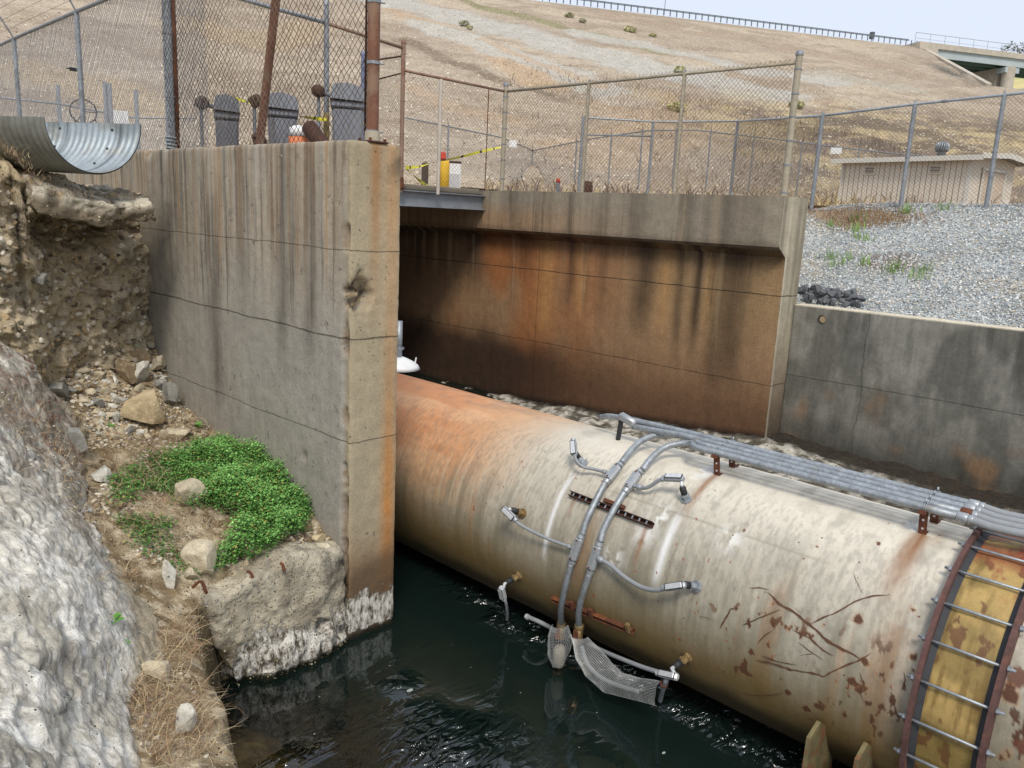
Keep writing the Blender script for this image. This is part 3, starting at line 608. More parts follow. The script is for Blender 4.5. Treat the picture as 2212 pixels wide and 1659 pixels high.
def sensor(par,q,fl,mb=None,L=.11,tilt=None):
    """tapped port on the pipe with hex flange, cable gland and collar; returns outer end"""
    P=oncyl(*q,PR); n=nrm(P)
    if tilt is not None: n=n+np.array(tilt,float); n/=np.linalg.norm(n)
    a=MB().lathe(P-n*.01,n,[(0,.042),(.022,.042),(.022,.03),(.03,.03)],8).out('flange_nut',mb or m_brass,par)
    MB().lathe(P+n*.018,n,[(0,.027),(.018,.027),(.020,.033),(.034,.033),(.036,.024),(.045,.024)],6).out('hex_fitting',mb or m_brass,par)
    MB().lathe(P+n*.06,n,[(0,.024),(.05,.024),(.052,.019),(.062,.019)],14).out('cable_gland',m_black,par,True)
    MB().lathe(P+n*.12,n,[(0,.012),(.03,.012)],12).out('nipple',m_castw,par,True)
    return P+n*.14,n
def smallbox(par,c,d,n,L=.12,w=.05,h=.048,m=None):
    L=L*1.2
    d=np.array(d,float); d/=np.linalg.norm(d); n=np.array(n,float); n-=d*np.dot(n,d); n/=np.linalg.norm(n); R=np.stack([np.cross(d,n),d,n],1); m=m or m_cast
    o=MB().box(c,(w,L,h),R,bev=.013).tube([np.array(c)+R[:,1]*L*.45,np.array(c)+R[:,1]*L*.62],w*.42,10).out('elbow_box',m,par); auto_smooth(o,35)
    k=MB().box(np.array(c)+R[:,2]*(h/2+.002),(w*.9,L*.9,.004),R,bev=.002).out('gasket',m_black,o); k2=MB().box(np.array(c)+R[:,2]*(h/2+.006),(w*.72,L*.8,.006),R,bev=.003).out('cover',m_castw,o)
    return R
def run(name,label,kk,pts,boxes,endup):
    t=thing(name,label,'conduit',bund(kk,YA)); r=.0245
    # straight length over the brackets
    st=[bund(kk,YB-.22),bund(kk,YB),bund(kk,YA),bund(kk,YA+.18)]
    arc=[onp(Z1(*p),h) for p,h in pts]
    P=np.vstack([np.array(st[:3]),smooth_path([st[2],st[3]]+arc,8)[1:]]); MB().tube(P,r,14).out('rigid_conduit',m_conduit,t,True)
    return t
tA=run('conduit_run','upper left of two thick grey conduits curving down the near side of the big pipe',1,[((1090,240),.15),((960,232),.13),((880,252),.11),((815,305),.08),((762,372),.055)],None,0)
tB=run('conduit_run','lower right of two thick grey conduits curving down the near side of the big pipe',0,[((1110,272),.15),((1000,288),.12),((925,338),.09),((868,408),.06)],None,0)
condbody(tA,Z1(758,378),Z1(680,476)); condbody(tA,Z1(562,734),Z1(508,886)); cond(tA,[(Z1(680,474),.055),(Z1(655,520),.055),(Z1(610,610),.055),(Z1(580,680),.055),(Z1(564,738),.055)],.0245)
cond(tA,[(Z1(508,884),.055),(Z1(485,970),.055),(Z1(465,1060),.055),(Z1(455,1130),.055),(Z1(458,1195),.055)],.0245)
condbody(tB,Z1(858,412),Z1(778,522)); condbody(tB,Z1(655,772),Z1(600,936)); cond(tB,[(Z1(778,520),.055),(Z1(735,590),.055),(Z1(690,670),.055),(Z1(665,730),.055),(Z1(656,774),.055)],.0245)
cond(tB,[(Z1(600,934),.055),(Z1(575,1010),.055),(Z1(552,1090),.055),(Z1(545,1150),.055),(Z1(548,1205),.055)],.0245)
def onpl_(q): return onx(*q,4.24)      # things that hang clear of the shell near the water
for t,qa,qb in ((tA,(458,1192),(462,1300)),(tB,(548,1203),(555,1300))):
    a=onp(Z1(*qa),.055); b=a+np.array([-.01,0,-.14]); coupling(t,a,b-a,.038,.05,m_brass)
    R=np.stack([[0,1,0],[0,0,-1],[-1,0,0]],1).astype(float); o=MB().box((a+b)/2,(.066,.13,.06),R,bev=.016).out('box_body',m_brass,t); auto_smooth(o)
    MB().box((a+b)/2+np.array([-.034,0,0]),(.05,.10,.008),R,bev=.004).out('cover',m_rust,o)
# branch leads and sensors
def lead(par,pts,r=.0125): return cond(par,pts,r,m_flex,'flexible_lead')
def sens(label,q,lo):
    return thing('pressure_sensor',label,'sensor',oncyl(*q,PR))
s=sens('sensor with upright grey elbow box, uppermost one on the left of the conduits',Z1(568,378),0); e,n=sensor(s,Z1(568,378),0,m_galv,tilt=(0,.7,.2))
c=onp(Z1(520,300),.16); smallbox(s,c,onp(Z1(522,285),.17)-onp(Z1(526,345),.13),(-.9,-.3,.4),.11); MB().tube([e,c],.012,10).out('nipple',m_castw,s)
lead(s,[(Z1(524,325),.15),(Z1(532,358),.13),(Z1(565,392),.09),(Z1(620,405),.06),(Z1(672,418),.055),(Z1(690,425),.055)]); coupling(s,onp(Z1(676,419),.055),onp(Z1(690,424),.055)-onp(Z1(665,417),.055),.019,.03)
s=sens('sensor with silver elbow box turned down, uppermost one on the right of the conduits',Z1(1090,558),0); e,n=sensor(s,Z1(1090,562),0,m_galv,tilt=(-.1,.15,.55))
c=onp(Z1(1030,452),.15); smallbox(s,c,onp(Z1(990,452),.14)-onp(Z1(1068,455),.15),(-.5,-.1,.85),.125); MB().tube([e,onp(Z1(1068,468),.15)],.014,10).out('nipple',m_castw,s)
lead(s,[(Z1(985,452),.14),(Z1(950,462),.13),(Z1(910,490),.09),(Z1(880,500),.07),(Z1(850,496),.055),(Z1(825,490),.055)],.0145); coupling(s,onp(Z1(852,496),.06),onp(Z1(870,500),.06)-onp(Z1(840,493),.06),.023,.04); coupling(s,onp(Z1(975,455),.14),onp(Z1(985,453),.14)-onp(Z1(965,458),.14),.019,.035,m_galv)
s=sens('sensor at the far left end of a long sagging lead, midway down the big pipe',Z1(262,630),0); e,n=sensor(s,Z1(262,630),0,m_brass,tilt=(0,.25,.1))
c=onp(Z1(192,630),.16); smallbox(s,c,onp(Z1(222,662),.14)-onp(Z1(165,606),.17),(-.9,-.2,.3),.12); MB().tube([e,c],.012,10).out('nipple',m_castw,s)
lead(s,[(Z1(212,655),.15),(Z1(240,680),.13),(Z1(300,715),.10),(Z1(400,762),.07),(Z1(495,797),.055),(Z1(515,805),.055)]); coupling(s,onp(Z1(496,798),.057),onp(Z1(505,800),.057)-onp(Z1(480,790),.06),.019,.03)
s=sens('sensor at the right end of a sagging lead midway down the big pipe',Z1(1142,1000),0); e,n=sensor(s,Z1(1142,1000),0,m_galv,tilt=(0,.45,.0))
c=onp(Z1(1035,998),.12); smallbox(s,c,onp(Z1(990,1005),.12)-onp(Z1(1080,992),.12),(-.9,-.1,.45),.13); MB().tube([e,onp(Z1(1075,990),.12)],.013,10).out('nipple',m_castw,s)
lead(s,[(Z1(992,1006),.12),(Z1(940,1018),.11),(Z1(870,1005),.09),(Z1(790,960),.07),(Z1(710,895),.06),(Z1(655,862),.055),(Z1(632,855),.055)],.016); coupling(s,onp(Z1(655,863),.056),onp(Z1(665,870),.056)-onp(Z1(640,856),.056),.024,.045)
s=sens('brass sensor with a cut lead hanging down, near the waterline left of the conduits',Z1(240,945),0); e,n=sensor(s,Z1(240,945),0,m_brass,tilt=(0,.2,.0))
c=onp(Z1(160,1030),.17); smallbox(s,c,onp(Z1(168,1065),.17)-onp(Z1(155,1010),.17),(-.9,-.1,.2),.11,m=m_castw); MB().tube([e,onp(Z1(165,1008),.17)],.012,10).out('nipple',m_castw,s)
lead(s,[(Z1(170,1062),.17),(Z1(178,1090),.17),(Z1(184,1140),.17),(Z1(182,1175),.17)])
s=sens('brass sensor low on the right, linked to the mesh-wrapped box by a straight lead',Z1(1095,1360),0); e,n=sensor(s,Z1(1095,1360),0,m_brass,tilt=(0,.25,.0))
c=onp(Z1(1000,1448),.16); smallbox(s,c,onp(Z1(950,1436),.16)-onp(Z1(1040,1455),.16),(-.8,-.1,.6),.14,m=m_castw); MB().tube([e,onp(Z1(1030,1440),.16)],.013,10).out('nipple',m_castw,s)
lead(s,[(Z1(955,1435),.16),(Z1(850,1400),.14),(Z1(700,1340),.11),(Z1(590,1288),.07)],.016)
tt=thing('conduit_stub','short broken conduit stub hanging under the lowest right sensor box','conduit',onp(Z1(985,1480),.16)); MB().tube(smooth_path([onp(Z1(990,1470),.17),onp(Z1(972,1520),.17),onp(Z1(955,1590),.17)],4),[.018]*4+[.016]*5,10).out('stub_pipe',m_galvd,tt,True); MB().lathe(onp(Z1(978,1490),.17),onp(Z1(975,1505),.17)-onp(Z1(980,1480),.17),[(0,.03),(.012,.03)],10).out('collar',m_rust,tt)
tt=thing('conduit_stub','loose grey lead end running left from the left mesh-wrapped box','conduit',onp(Z1(400,1210),.09)); cond(tt,[(Z1(440,1240),.06),(Z1(415,1215),.08),(Z1(350,1180),.10),(Z1(285,1152),.11)],.018,m_flex,'loose_lead'); MB().lathe(onp(Z1(292,1156),.11),onp(Z1(280,1150),.11)-onp(Z1(300,1160),.11),[(0,.023),(.03,.023)],8).out('end_fitting',m_castw,tt)
# other conduits of the bundle
for k,lab in ((2,'third conduit back in the row clamped along the top of the big pipe'),(3,'rearmost conduit in the row clamped along the top of the big pipe')):
    t=thing('conduit_run',lab,'conduit',bund(k,YA)); top=YA+ (1.05 if k==3 else .62)
    pts=[bund(k,YB-.22),bund(k,YB),bund(k,YA),bund(k,YA+.35),bund(k,top,-.02)]
    if k==2:
        pts+= [bund(k+.4,top+.25,-.05)]
    else: pts+=[bund(k+.5,top+.22,-.08)]
    MB().tube(smooth_path(pts,5),.0245,12).out('rigid_conduit',m_conduit,t,True)
q=bund(2.4,YA+.92,0); t=thing('conduit_box','grey elbow box on the pipe crown at the far end of the conduit row','conduit box',q)
R=np.stack([[1,0,0],[0,1,0],[0,0,1]],1).astype(float); o=MB().box(q,(.06,.17,.07),rotm((1,0,0),.25),bev=.018).out('box_body',m_cast,t); auto_smooth(o); MB().tube([q+[0,.06,-.01],q+[0,.08,-.2]],.02,10).out('cable_gland',m_black,t)
# strut brackets + clamps
for yy,lab in ((YA,'rusty strut bracket and clamps carrying the conduits, farther of the two on the pipe crown'),(YB,'rusty strut bracket and clamps carrying the conduits, nearer one beside the coupling')):
    t=thing('conduit_bracket',lab,'bracket',(BR0[0],yy,BR0[2]))
    for k in (0,3.2):
        f0=np.array([PCX,yy,PCZ])+TB*(k*.074)+NB*(math.sqrt(PR*PR-(k*.074)**2)-.01); f1=np.array([PCX,yy,PCZ])+TB*(k*.06)+NB*(PR+.15)
        c=(f0+f1)/2; Rr=np.stack([TB,[0,1,0],NB],1); m=MB().box(c,(.006,.048,np.linalg.norm(f1-f0)),Rr).box(f0+NB*.012+TB*.02,(.05,.048,.006),Rr)
        for hz in (-.03,.03): m.lathe(c+NB*hz-TB*.003,-TB,[(0,.008),(.002,.0075)],10,mi=1)
        m.out('upright',[m_rust,m_castw],t)
    c=bund(1.5,yy)-[0,0,.037]; MB().box(c,(.30,.042,.022)).out('cross_channel',m_rust,t)
    for k in range(4):
        b=bund(k,yy); th=np.linspace(math.radians(-30),math.radians(210),12); pp=[b+HX*.027*math.cos(a)+np.array([0,0,1])*.027*math.sin(a) for a in th]
        m=MB()
        for dy in (-.012,0,.012): m.tube([p+np.array([0,dy,0]) for p in pp],.0035,5)
        m.tube([b+HX*.01+[0,0,.025],b+HX*.01+[0,0,.05]],.007,8); m.out('pipe_clamp',m_galv,t,True)
# flexible tails leaving to the right of the coupling
for k in range(4):
    t=thing('flexible_conduit',['nearest flexible grey conduit tail','second flexible grey conduit tail from the front','third flexible grey conduit tail from the front','rearmost flexible grey conduit tail'][k]+' bending up over the yellow coupling','conduit',bund(k,YB-.2))
    a=bund(k,YB-.20); coupling(t,a+[0,-.01,0],(0,1,0),.031,.06,m_cast if k!=1 else m_rust); coupling(t,a+[0,-.055,0],(0,1,0),.028,.03,m_cast)
    P=smooth_path([a+[0,-.05,0],a+[0,-.2,-.01],a+[.03,-.42,.01],a+[.10,-.65,.10],a+[.22,-.95,.32],a+[.4,-1.3,.7]],8); MB().tube(P,.0245,14).out('flexible_hose',m_flex,t,True)
# perforated strut bars welded to the shell
def bar(qa,qb,lab,extra):
    a=onp(qa,.02); b=onp(qb,.02); t=thing('strut_bar',lab,'steel bar',(a+b)/2); d=b-a; L=np.linalg.norm(d); c=(a+b)/2; R=frame(c,d)
    m=MB().box(c,(.006,L,.04),R).box(c+R[:,0]*.034,(.006,L,.04),R).box(c-R[:,2]*.018+R[:,0]*.017,(.034,L,.005),R)
    m.out('channel_bar',m_rustd if extra==1 else m_rust,t)
    m=MB()
    for k in np.arange(-.44,.45,.08): m.box(c+R[:,1]*L*k+R[:,0]*.017+R[:,2]*.012,(.03,.012,.005),R)
    m.out('cross_web',m_galvd if extra==1 else m_rustd,t)
    if extra==1: MB().box(c-R[:,0]*.03+R[:,1]*.02,(.03,.19,.03),R,bev=.004).out('clip',m_rust,t)
    else:
        for k in (-.21,.02,.46): MB().box(c+R[:,1]*L*k-R[:,0]*.012+R[:,2]*.012,(.075,.035,.03),R,bev=.003).out('clip',m_rust if k<.4 else m_brass,t)
bar(Z1(505,518),Z1(925,678),'perforated rusty strut bar crossing under the two conduits high on the big pipe',1)
bar(Z1(408,1052),Z1(820,1218),'red rusted strut bar with end tabs low on the big pipe above the water',2)
# wire mesh wraps
m_mesh=mat('fine wire mesh',(.42,.43,.42),.5,.4,var=[(12,.2)])
def meshwrap(rows,lab,sp=.011,r=.0011):
    """rows: list of rings (lists of 3D points) -> woven wires following the wrapped surface"""
    G=[smooth_path(x_,10) for x_ in rows]; n=min(len(g) for g in G); G=np.array([g[:n] for g in G])
    # resample along both directions
    def res(A,sp):
        s_=np.concatenate([[0],np.cumsum(np.linalg.norm(np.diff(A.mean(1 if False else 1),axis=0),axis=1))]); m_=max(3,int(s_[-1]/sp)); ss=np.linspace(0,s_[-1],m_)
        return np.stack([np.stack([np.interp(ss,s_,A[:,j,k]) for k in range(3)],1) for j in range(A.shape[1])],1)
    G=res(G,sp); G=res(G.transpose(1,0,2),sp).transpose(1,0,2)
    m=MB(); cr=(fbm(G.reshape(-1,3),9,3,300)-.5).reshape(G.shape[:2]); G=G+cr[...,None]*np.array([-.03,.02,.02])
    for i in range(G.shape[0]): m.tube(G[i],r,3,False)
    for j in range(G.shape[1]): m.tube(G[:,j],r,3,False)
    o=m.out('wire_mesh_wrap',m_mesh); tag(o,lab,'wire mesh'); return G
def wr(q,h): return onx(*Z1(*q),PCX-PR-.03-h*.6)
def ring(qa,qb,h0,dd):   # loop of the bag between two edges, bulging to the camera then behind
    a=wr(qa,h0); b=wr(qb,h0); c=(a+b)/2; w_=(b-a)/2; o_=np.array([-1,0,0])*dd
    return [c+w_*math.cos(t_)+o_*math.sin(t_) for t_ in np.linspace(math.pi,-math.pi*.15,7)]
G1=meshwrap([ring((415,1190),(480,1200),.07,.06),ring((400,1270),(505,1270),.07,.07),ring((405,1340),(498,1330),.09,.07),ring((420,1400),(462,1400),.10,.04)],'short pouch of fine wire mesh wrapped round the left hanging conduit end')
G2=meshwrap([ring((505,1240),(585,1262),.07,.05),ring((540,1360),(640,1320),.09,.08),ring((590,1450),(700,1385),.11,.07),ring((680,1535),(760,1440),.13,.06),ring((820,1570),(850,1462),.14,.05),ring((938,1604),(955,1478),.15,.04)],'long torn sleeve of fine wire mesh sagging from the right hanging conduit end')
t=tag(MB().tube(smooth_path([wr((560,1300),.07),wr((590,1390),.08),wr((660,1460),.10),wr((760,1505),.12),wr((850,1530),.13)],6),.016,8).out('sagging_lead',m_flex,None,True),'grey lead sagging inside the long torn wire mesh sleeve','conduit')
t=MB().lathe(wr((450,1300),.08),(.0,0,-1),[(0,.03),(.02,.045),(.12,.05),(.17,.035),(.18,.01)],14).out('silt_plug',mat('silt caked plug',tuple(hx('#a39c8c')),.95,var=[(20,.25)],bump=[(40,.006)]),None,True); tag(t,'silt caked plug hanging inside the short wire mesh pouch','plug')
# white vent valve upstream
P=ony(872,800,8.6); v=thing('vent_valve','white domed valve with a grey flanged riser on top of the big pipe upstream','valve',(PCX-.35,8.9,PCZ+PR))
b=np.array([ony(866,790,8.6)[0]-.04,8.6,-2.14]); MB().lathe(b,(0,0,1),[(0,.30),(.05,.27),(.10,.20),(.14,.12),(.16,.07)],28).out('dome',m_white,v,True)
b2=b+[.0,0,.14]; MB().lathe(b2,(0,0,1),[(0,.045),(.52,.045)],20).out('riser',m_galv,v,True)
MB().lathe(b2+[0,0,.13],(0,0,1),[(0,.075),(.022,.075)],24).out('flange',m_galv,v); MB().tube([b+[.20,-.1,.03],b+[.22,-.11,.15]],.010,6).out('lever',m_white,v)
# ---------------------------------------------------------------- water
m=bpy.data.materials.new('channel water'); m.use_nodes=True; nt=m.node_tree; N=nt.nodes; L=nt.links; N.remove(N['Principled BSDF']); out=N['Material Output']
at=N.new('ShaderNodeAttribute'); at.attribute_name='Msk'; sp_=N.new('ShaderNodeSeparateColor'); L.new(at.outputs['Color'],sp_.inputs[0])
gl=N.new('ShaderNodeBsdfGlossy'); gl.inputs['Roughness'].default_value=.015; gl.inputs['Color'].default_value=(.95,.97,1,1)
tr=N.new('ShaderNodeBsdfTransparent'); tr.inputs['Color'].default_value=(.62,.60,.44,1); df=N.new('ShaderNodeBsdfDiffuse'); df.inputs['Color'].default_value=(.006,.013,.011,1)
sh=N.new('ShaderNodeMixShader'); L.new(sp_.outputs[1],sh.inputs[0]); L.new(df.outputs[0],sh.inputs[1]); L.new(tr.outputs[0],sh.inputs[2])
fr=N.new('ShaderNodeFresnel'); fr.inputs['IOR'].default_value=1.7; ms=N.new('ShaderNodeMixShader'); L.new(fr.outputs[0],ms.inputs[0]); L.new(sh.outputs[0],ms.inputs[1]); L.new(gl.outputs[0],ms.inputs[2]); L.new(ms.outputs[0],out.inputs[0])
tc=N.new('ShaderNodeTexCoord')
def wn(sc,rot,st,det,dis):
    mp=N.new('ShaderNodeMapping'); mp.inputs['Rotation'].default_value=(0,0,math.radians(rot)); mp.inputs['Scale'].default_value=st; L.new(tc.outputs['Object'],mp.inputs[0])
    n1=N.new('ShaderNodeTexNoise'); n1.inputs['Scale'].default_value=sc; n1.inputs['Detail'].default_value=det; n1.inputs['Distortion'].default_value=dis; L.new(mp.outputs[0],n1.inputs['Vector']); return n1.outputs['Fac']
def mm(op,a,b_):
    n=N.new('ShaderNodeMath'); n.operation=op
    for i,v in enumerate((a,b_)):
        if isinstance(v,(int,float)): n.inputs[i].default_value=v
        else: L.new(v,n.inputs[i])
    return n.outputs[0]
big_=wn(2.4,-35,(1.3,3.2,1),2,1.6); fine_=wn(9,-25,(1.2,2.4,1),3,1.0); calm_=wn(1.6,10,(1,2,1),3,.6)
hh=mm('ADD',mm('MULTIPLY',mm('ADD',mm('MULTIPLY',big_,.27),mm('MULTIPLY',fine_,.022)),sp_.outputs[0]),mm('MULTIPLY',calm_,.012))
bp=N.new('ShaderNodeBump'); bp.inputs['Strength'].default_value=1; bp.inputs['Distance'].default_value=1; L.new(hh,bp.inputs['Height'])
for q in (gl,fr): L.new(bp.outputs[0],q.inputs['Normal'])
U,W=np.meshgrid(np.linspace(-4,18,330),np.linspace(-2,11.2,220),indexing='ij'); P=np.stack([W.ravel(),U.ravel(),np.full(U.size,WZ)],1); x,y,z=P.T
rip=sst(4.38,4.80,x+.35*(fbm(P,1.6,3,411)-.5))*sst(6.0,4.6,y)*.9; c_=onz(960,1600,WZ); rip=np.maximum(rip,np.exp(-(((x-c_[0]-.05)/.30)**2+((y-c_[1]+.05)/.34)**2))*1.0); c_=onz(860,1480,WZ)
rip=np.maximum(rip,np.exp(-(((x-c_[0])/.12)**2+((y-c_[1])/.1)**2))*.6); c_=onz(620,1645,WZ); rip=np.maximum(rip,np.exp(-(((x-c_[0])/.2)**2+((y-c_[1])/.1)**2))*.7)
rip=rip*sst(.36,.55,fbm(P,2.2,3,412)+.08); clr=sst(3.35,2.5,x+.4*(fbm(P,1.1,3,413)-.5)+.10*(y-4))*sst(5.2,4.4,y)*.9
tag(build('water',P,gridf(330,220,True),m,None,True,None,None,np.stack([rip,clr,clr*0],1)),kind='structure')
g=np.random.default_rng(415); n=34; A=np.stack([g.uniform(2.3,4.3,n),g.uniform(1.8,5.2,n),np.full(n,WZ+.004)],1); r_=g.uniform(.003,.008,n)*(1+3*(g.random(n)>.9)); th=np.arange(6)*math.pi/3
V=(A[:,None]+np.stack([np.cos(th),np.sin(th)*.6,th*0],1)[None]*r_[:,None,None]).reshape(-1,3); tag(build('floating_scum',V,np.arange(n*6).reshape(n,6),mat('scum',tuple(hx('#9aa098')),.9)),'tiny pale specks of scum floating on the dark water','scum',None,'stuff')
U,W=np.meshgrid(np.linspace(-3,17,260),np.linspace(-1,10,150),indexing='ij'); P=np.stack([W.ravel(),U.ravel(),np.zeros(U.size)],1)
P[:,2]=-4.3+.66*sst(3.5,2.2,P[:,0])*sst(6,4.6,P[:,1])+(fbm(P,1.5,4,401)-.5)*.25+(fbm(P,7,3,402)-.5)*.12
c=mix(hx('#5d4c28'),hx('#a07f42'),sst(.45,.62,fbm(P,4.5,5,403))); c=mix(c,hx('#26331c'),sst(.48,.62,fbm(P,1.6,3,404))*.85); c=mix(c,hx('#d9bb74'),sst(.58,.68,fbm(P,11,4,405))*.7); c=c*1.5
tag(build('channel_bed',P,gridf(260,150,True),mat('silty bed',vcol=True,rough=.9,var=[(12,.35)],bump=[(12,.03)]),None,True,c),kind='structure')
# ---------------------------------------------------------------- left bank
def xedge(y): return np.interp(y,[2,3.2,4.3,4.7,4.86,5.06,5.09,20],[1.2,1.56,1.9,2.05,2.2,2.25,9,9])
_g=rbf([(3.4,8.6,-1.45),(3.4,8.3,-1.66),(3.4,7.94,-2.0),(3.4,7.27,-2.14),(3.4,6.29,-2.27),(3.4,5.53,-2.44),(3.4,5.0,-2.66),(2.8,8.4,-1.5),(2.3,8.0,-1.55),(2.2,7.6,-1.8),(2.6,7.4,-2.0),(2.1,6.6,-2.08),(2.7,6.3,-2.2),(2.1,5.8,-2.2),
 (2.6,5.4,-2.4),(2.0,5.2,-2.42),(2.6,4.95,-2.58),(2.1,4.9,-2.6),(1.8,4.6,-2.56),(1.6,4.0,-2.55),(1.4,3.3,-2.6),(1.3,4.0,-2.45),(1.0,3,-2.6),(1.5,5,-2.35),(1.4,6,-2.1),(1.5,7,-1.8),(1.3,8,-1.4),(1.4,2.6,-2.65)])
def zg(P,drop=True):
    P=np.atleast_2d(P); z=_g(P); Q=np.stack([P[:,0],P[:,1],P[:,0]*0],1)
    z=z+(fbm(Q,2.5,3,501)-.5)*.14+(fbm(Q,9,4,502)-.5)*.06
    if drop:
        xe=xedge(P[:,1])+(fbm(Q,(4,4,1),4,503)-.5)*.22; k=sst(0,.16,P[:,0]-xe)*(P[:,1]<5.12); z=z-(z+3.95)*k
    return z
U,W=np.meshgrid(np.linspace(2.3,9.2,390),np.linspace(.5,3.46,170),indexing='ij'); P=np.stack([W.ravel(),U.ravel(),np.zeros(U.size)],1)
P[:,2]=zg(P); x,y,z=P.T
n1=fbm(P,5,4,511); n2=fbm(P,16,4,512)
c=mix(hx('#a7977c'),hx('#7d6c53'),sst(.4,.62,n1)); c=mix(c,hx('#c8bba2'),sst(.5,.62,n2)*.7); c=mix(c,hx('#4e4130'),sst(.58,.72,fbm(P,11,4,513))*.8)
ledge_low=sst(-2.55,-2.95,z)*(y<4.95); c=mix(c,mix(hx('#6f6344'),hx('#3c3422'),sst(.4,.6,n2)),ledge_low*.9); c=mix(c,hx('#1e2412'),sst(-3.2,-3.42,z)*.8)  # ledge side turns darker olive brown towards the water
m_soil=mat('stony soil',vcol=True,rough=.97,var=[(14,.25),(55,.3)],specks=[(34,.30,tuple(hx('#cdc3ae')),.3,.006),(60,.3,tuple(hx('#8d8270')),.35,.004),(45,.2,tuple(hx('#3b3226')),.3,-.004)],bump=[(26,.02),(90,.006)],spec=.1)
tag(build('ground',P,gridf(390,170,True),m_soil,None,True,c),kind='structure')
# earth cliff and bank top as one sheet
ns,nz,nt_=300,240,90
S=np.linspace(-1.5,3.47,ns); V=[]
yc=np.interp(S,[-1.5,.3,1.2,1.85,2.3,2.8,3.4],[6.2,6.6,6.95,7.35,7.85,8.22,8.48]); top=np.interp(S,[-1.5,1.75,1.95,2.12,2.4,3.47],[.9,.37,.30,.02,-.02,.05])
T=np.linspace(0,1,nz); G=np.zeros((ns,nz+nt_,3))
for i in range(ns):
    zz=-2.4+(top[i]+2.4)*T; lean=np.interp(zz,[-2.4,-1.6,-1.0,-.4,0,.4],[0,.0,.08,.18,.3,.36])*(1.2 if S[i]<2 else .45)
    G[i,:nz,0]=S[i]; G[i,:nz,1]=yc[i]+lean; G[i,:nz,2]=zz
    k=np.linspace(0,1,nt_+1)[1:]**1.6; G[i,nz:,0]=S[i]-k*.0; G[i,nz:,1]=G[i,nz-1,1]+k*9; G[i,nz:,2]=top[i]+k*.35*np.sign(.4-top[i])*min(1,abs(.4-top[i])*3)
P=G.reshape(-1,3); isf=np.zeros((ns,nz+nt_)); isf[:,:nz]=1; isf=isf.ravel()
b1=fbm(P,(1.6,1.6,2.4),5,521); b2=fbm(P,5,4,522); rid=1-np.abs(fbm(P,(3,3,6),4,523)*2-1)
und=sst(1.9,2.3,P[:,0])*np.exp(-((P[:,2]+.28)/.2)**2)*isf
P[:,1]+=isf*((b1-.5)*.5*-1+(b2-.5)*.16-(rid-.6)*.22)+und*.20+isf*sst(.55,.7,fbm(P,9,3,524))*.05
P[:,2]+=(b2-.5)*.05+(1-isf)*(fbm(P,3,4,525)-.5)*.1
cav=sst(.50,.38,b1)*isf; c=mix(hx('#cdbfa5'),hx('#b3a386'),sst(.42,.6,b2)); c=mix(c,hx('#cdbea3'),sst(.5,.64,fbm(P,9,4,526))*.6)
c=mix(c,hx('#5b4936'),sst(.45,.62,fbm(P,(2.2,2.2,2.2),5,527))*sst(2.5,1.9,P[:,0])*sst(.0,-.3,P[:,2])*.55)
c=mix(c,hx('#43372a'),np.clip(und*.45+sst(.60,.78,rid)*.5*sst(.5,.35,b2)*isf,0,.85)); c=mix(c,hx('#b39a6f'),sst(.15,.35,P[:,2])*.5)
m_cliff=mat('eroded earth',vcol=True,rough=.98,var=[(8,.2),(35,.18)],specks=[(24,.10,tuple(hx('#cfc5b0')),.34,.012),(45,.25,tuple(hx('#b5a892')),.36,.006),(30,.07,tuple(hx('#4a3f30')),.3,-.010)],bump=[(14,.035),(60,.012)],spec=.1)
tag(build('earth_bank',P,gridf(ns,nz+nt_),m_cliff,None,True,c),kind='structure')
def cliff_pt(px_,py_,lift=0):
    """point on the earth bank seen at a survey position"""
    r=ray(px_,py_); D=G2c/np.linalg.norm(G2c,axis=1)[:,None]; r=r/np.linalg.norm(r); k=np.argmax(D@r); return G2c[k]
G2c=P.copy()
# rock outcrop in the near left
_o=rbf([(.56,2.85,-1.93),(.8,3.78,-1.75),(1.17,5.17,-1.54),(1.65,6.8,-1.2),(1.5,5.55,-1.72),(.9,2.95,-2.45),(1.12,3.35,-2.5),(1.35,3.3,-3.1),(1.6,4.3,-2.45),(1.82,4.3,-3.0),(1.8,5.3,-2.38),(2.05,5.3,-2.9),(1.98,6.2,-2.15),(2.2,6.2,-2.7),
 (2.15,7.0,-1.95),(2.4,7.0,-2.5),(1.2,4.1,-2.02),(1.45,5.0,-1.95),(1.7,6.0,-1.75),(1.8,6.6,-1.55),(.2,3.8,-1.5),(.2,5,-1.25),(.5,6.5,-.85),(1.2,7.2,-.95),(.1,2.9,-1.75),(.4,2.1,-2.0),(-.5,4,-1.4),(.9,2.2,-2.8)])
U,W=np.meshgrid(np.linspace(2.0,7.7,520),np.linspace(-.6,2.45,520),indexing='ij'); P=np.stack([W.ravel(),U.ravel(),np.zeros(U.size)],1)
base=_o(P); Q=P.copy(); Q[:,2]=base; _gy0=U[:,0]; _gx0=W[0,:]
wv=fbm(Q,(1.1,.7,1.1),4,531); u=(Q[:,0]*.9+Q[:,1]*-.25+Q[:,2]*.8); st=fbm(np.stack([u*5+wv*3,Q[:,1]*.9,Q[:,0]*0],1),1,5,532); rid=1-np.abs(st*2-1)
pit=sst(.62,.75,fbm(Q,8,4,533))
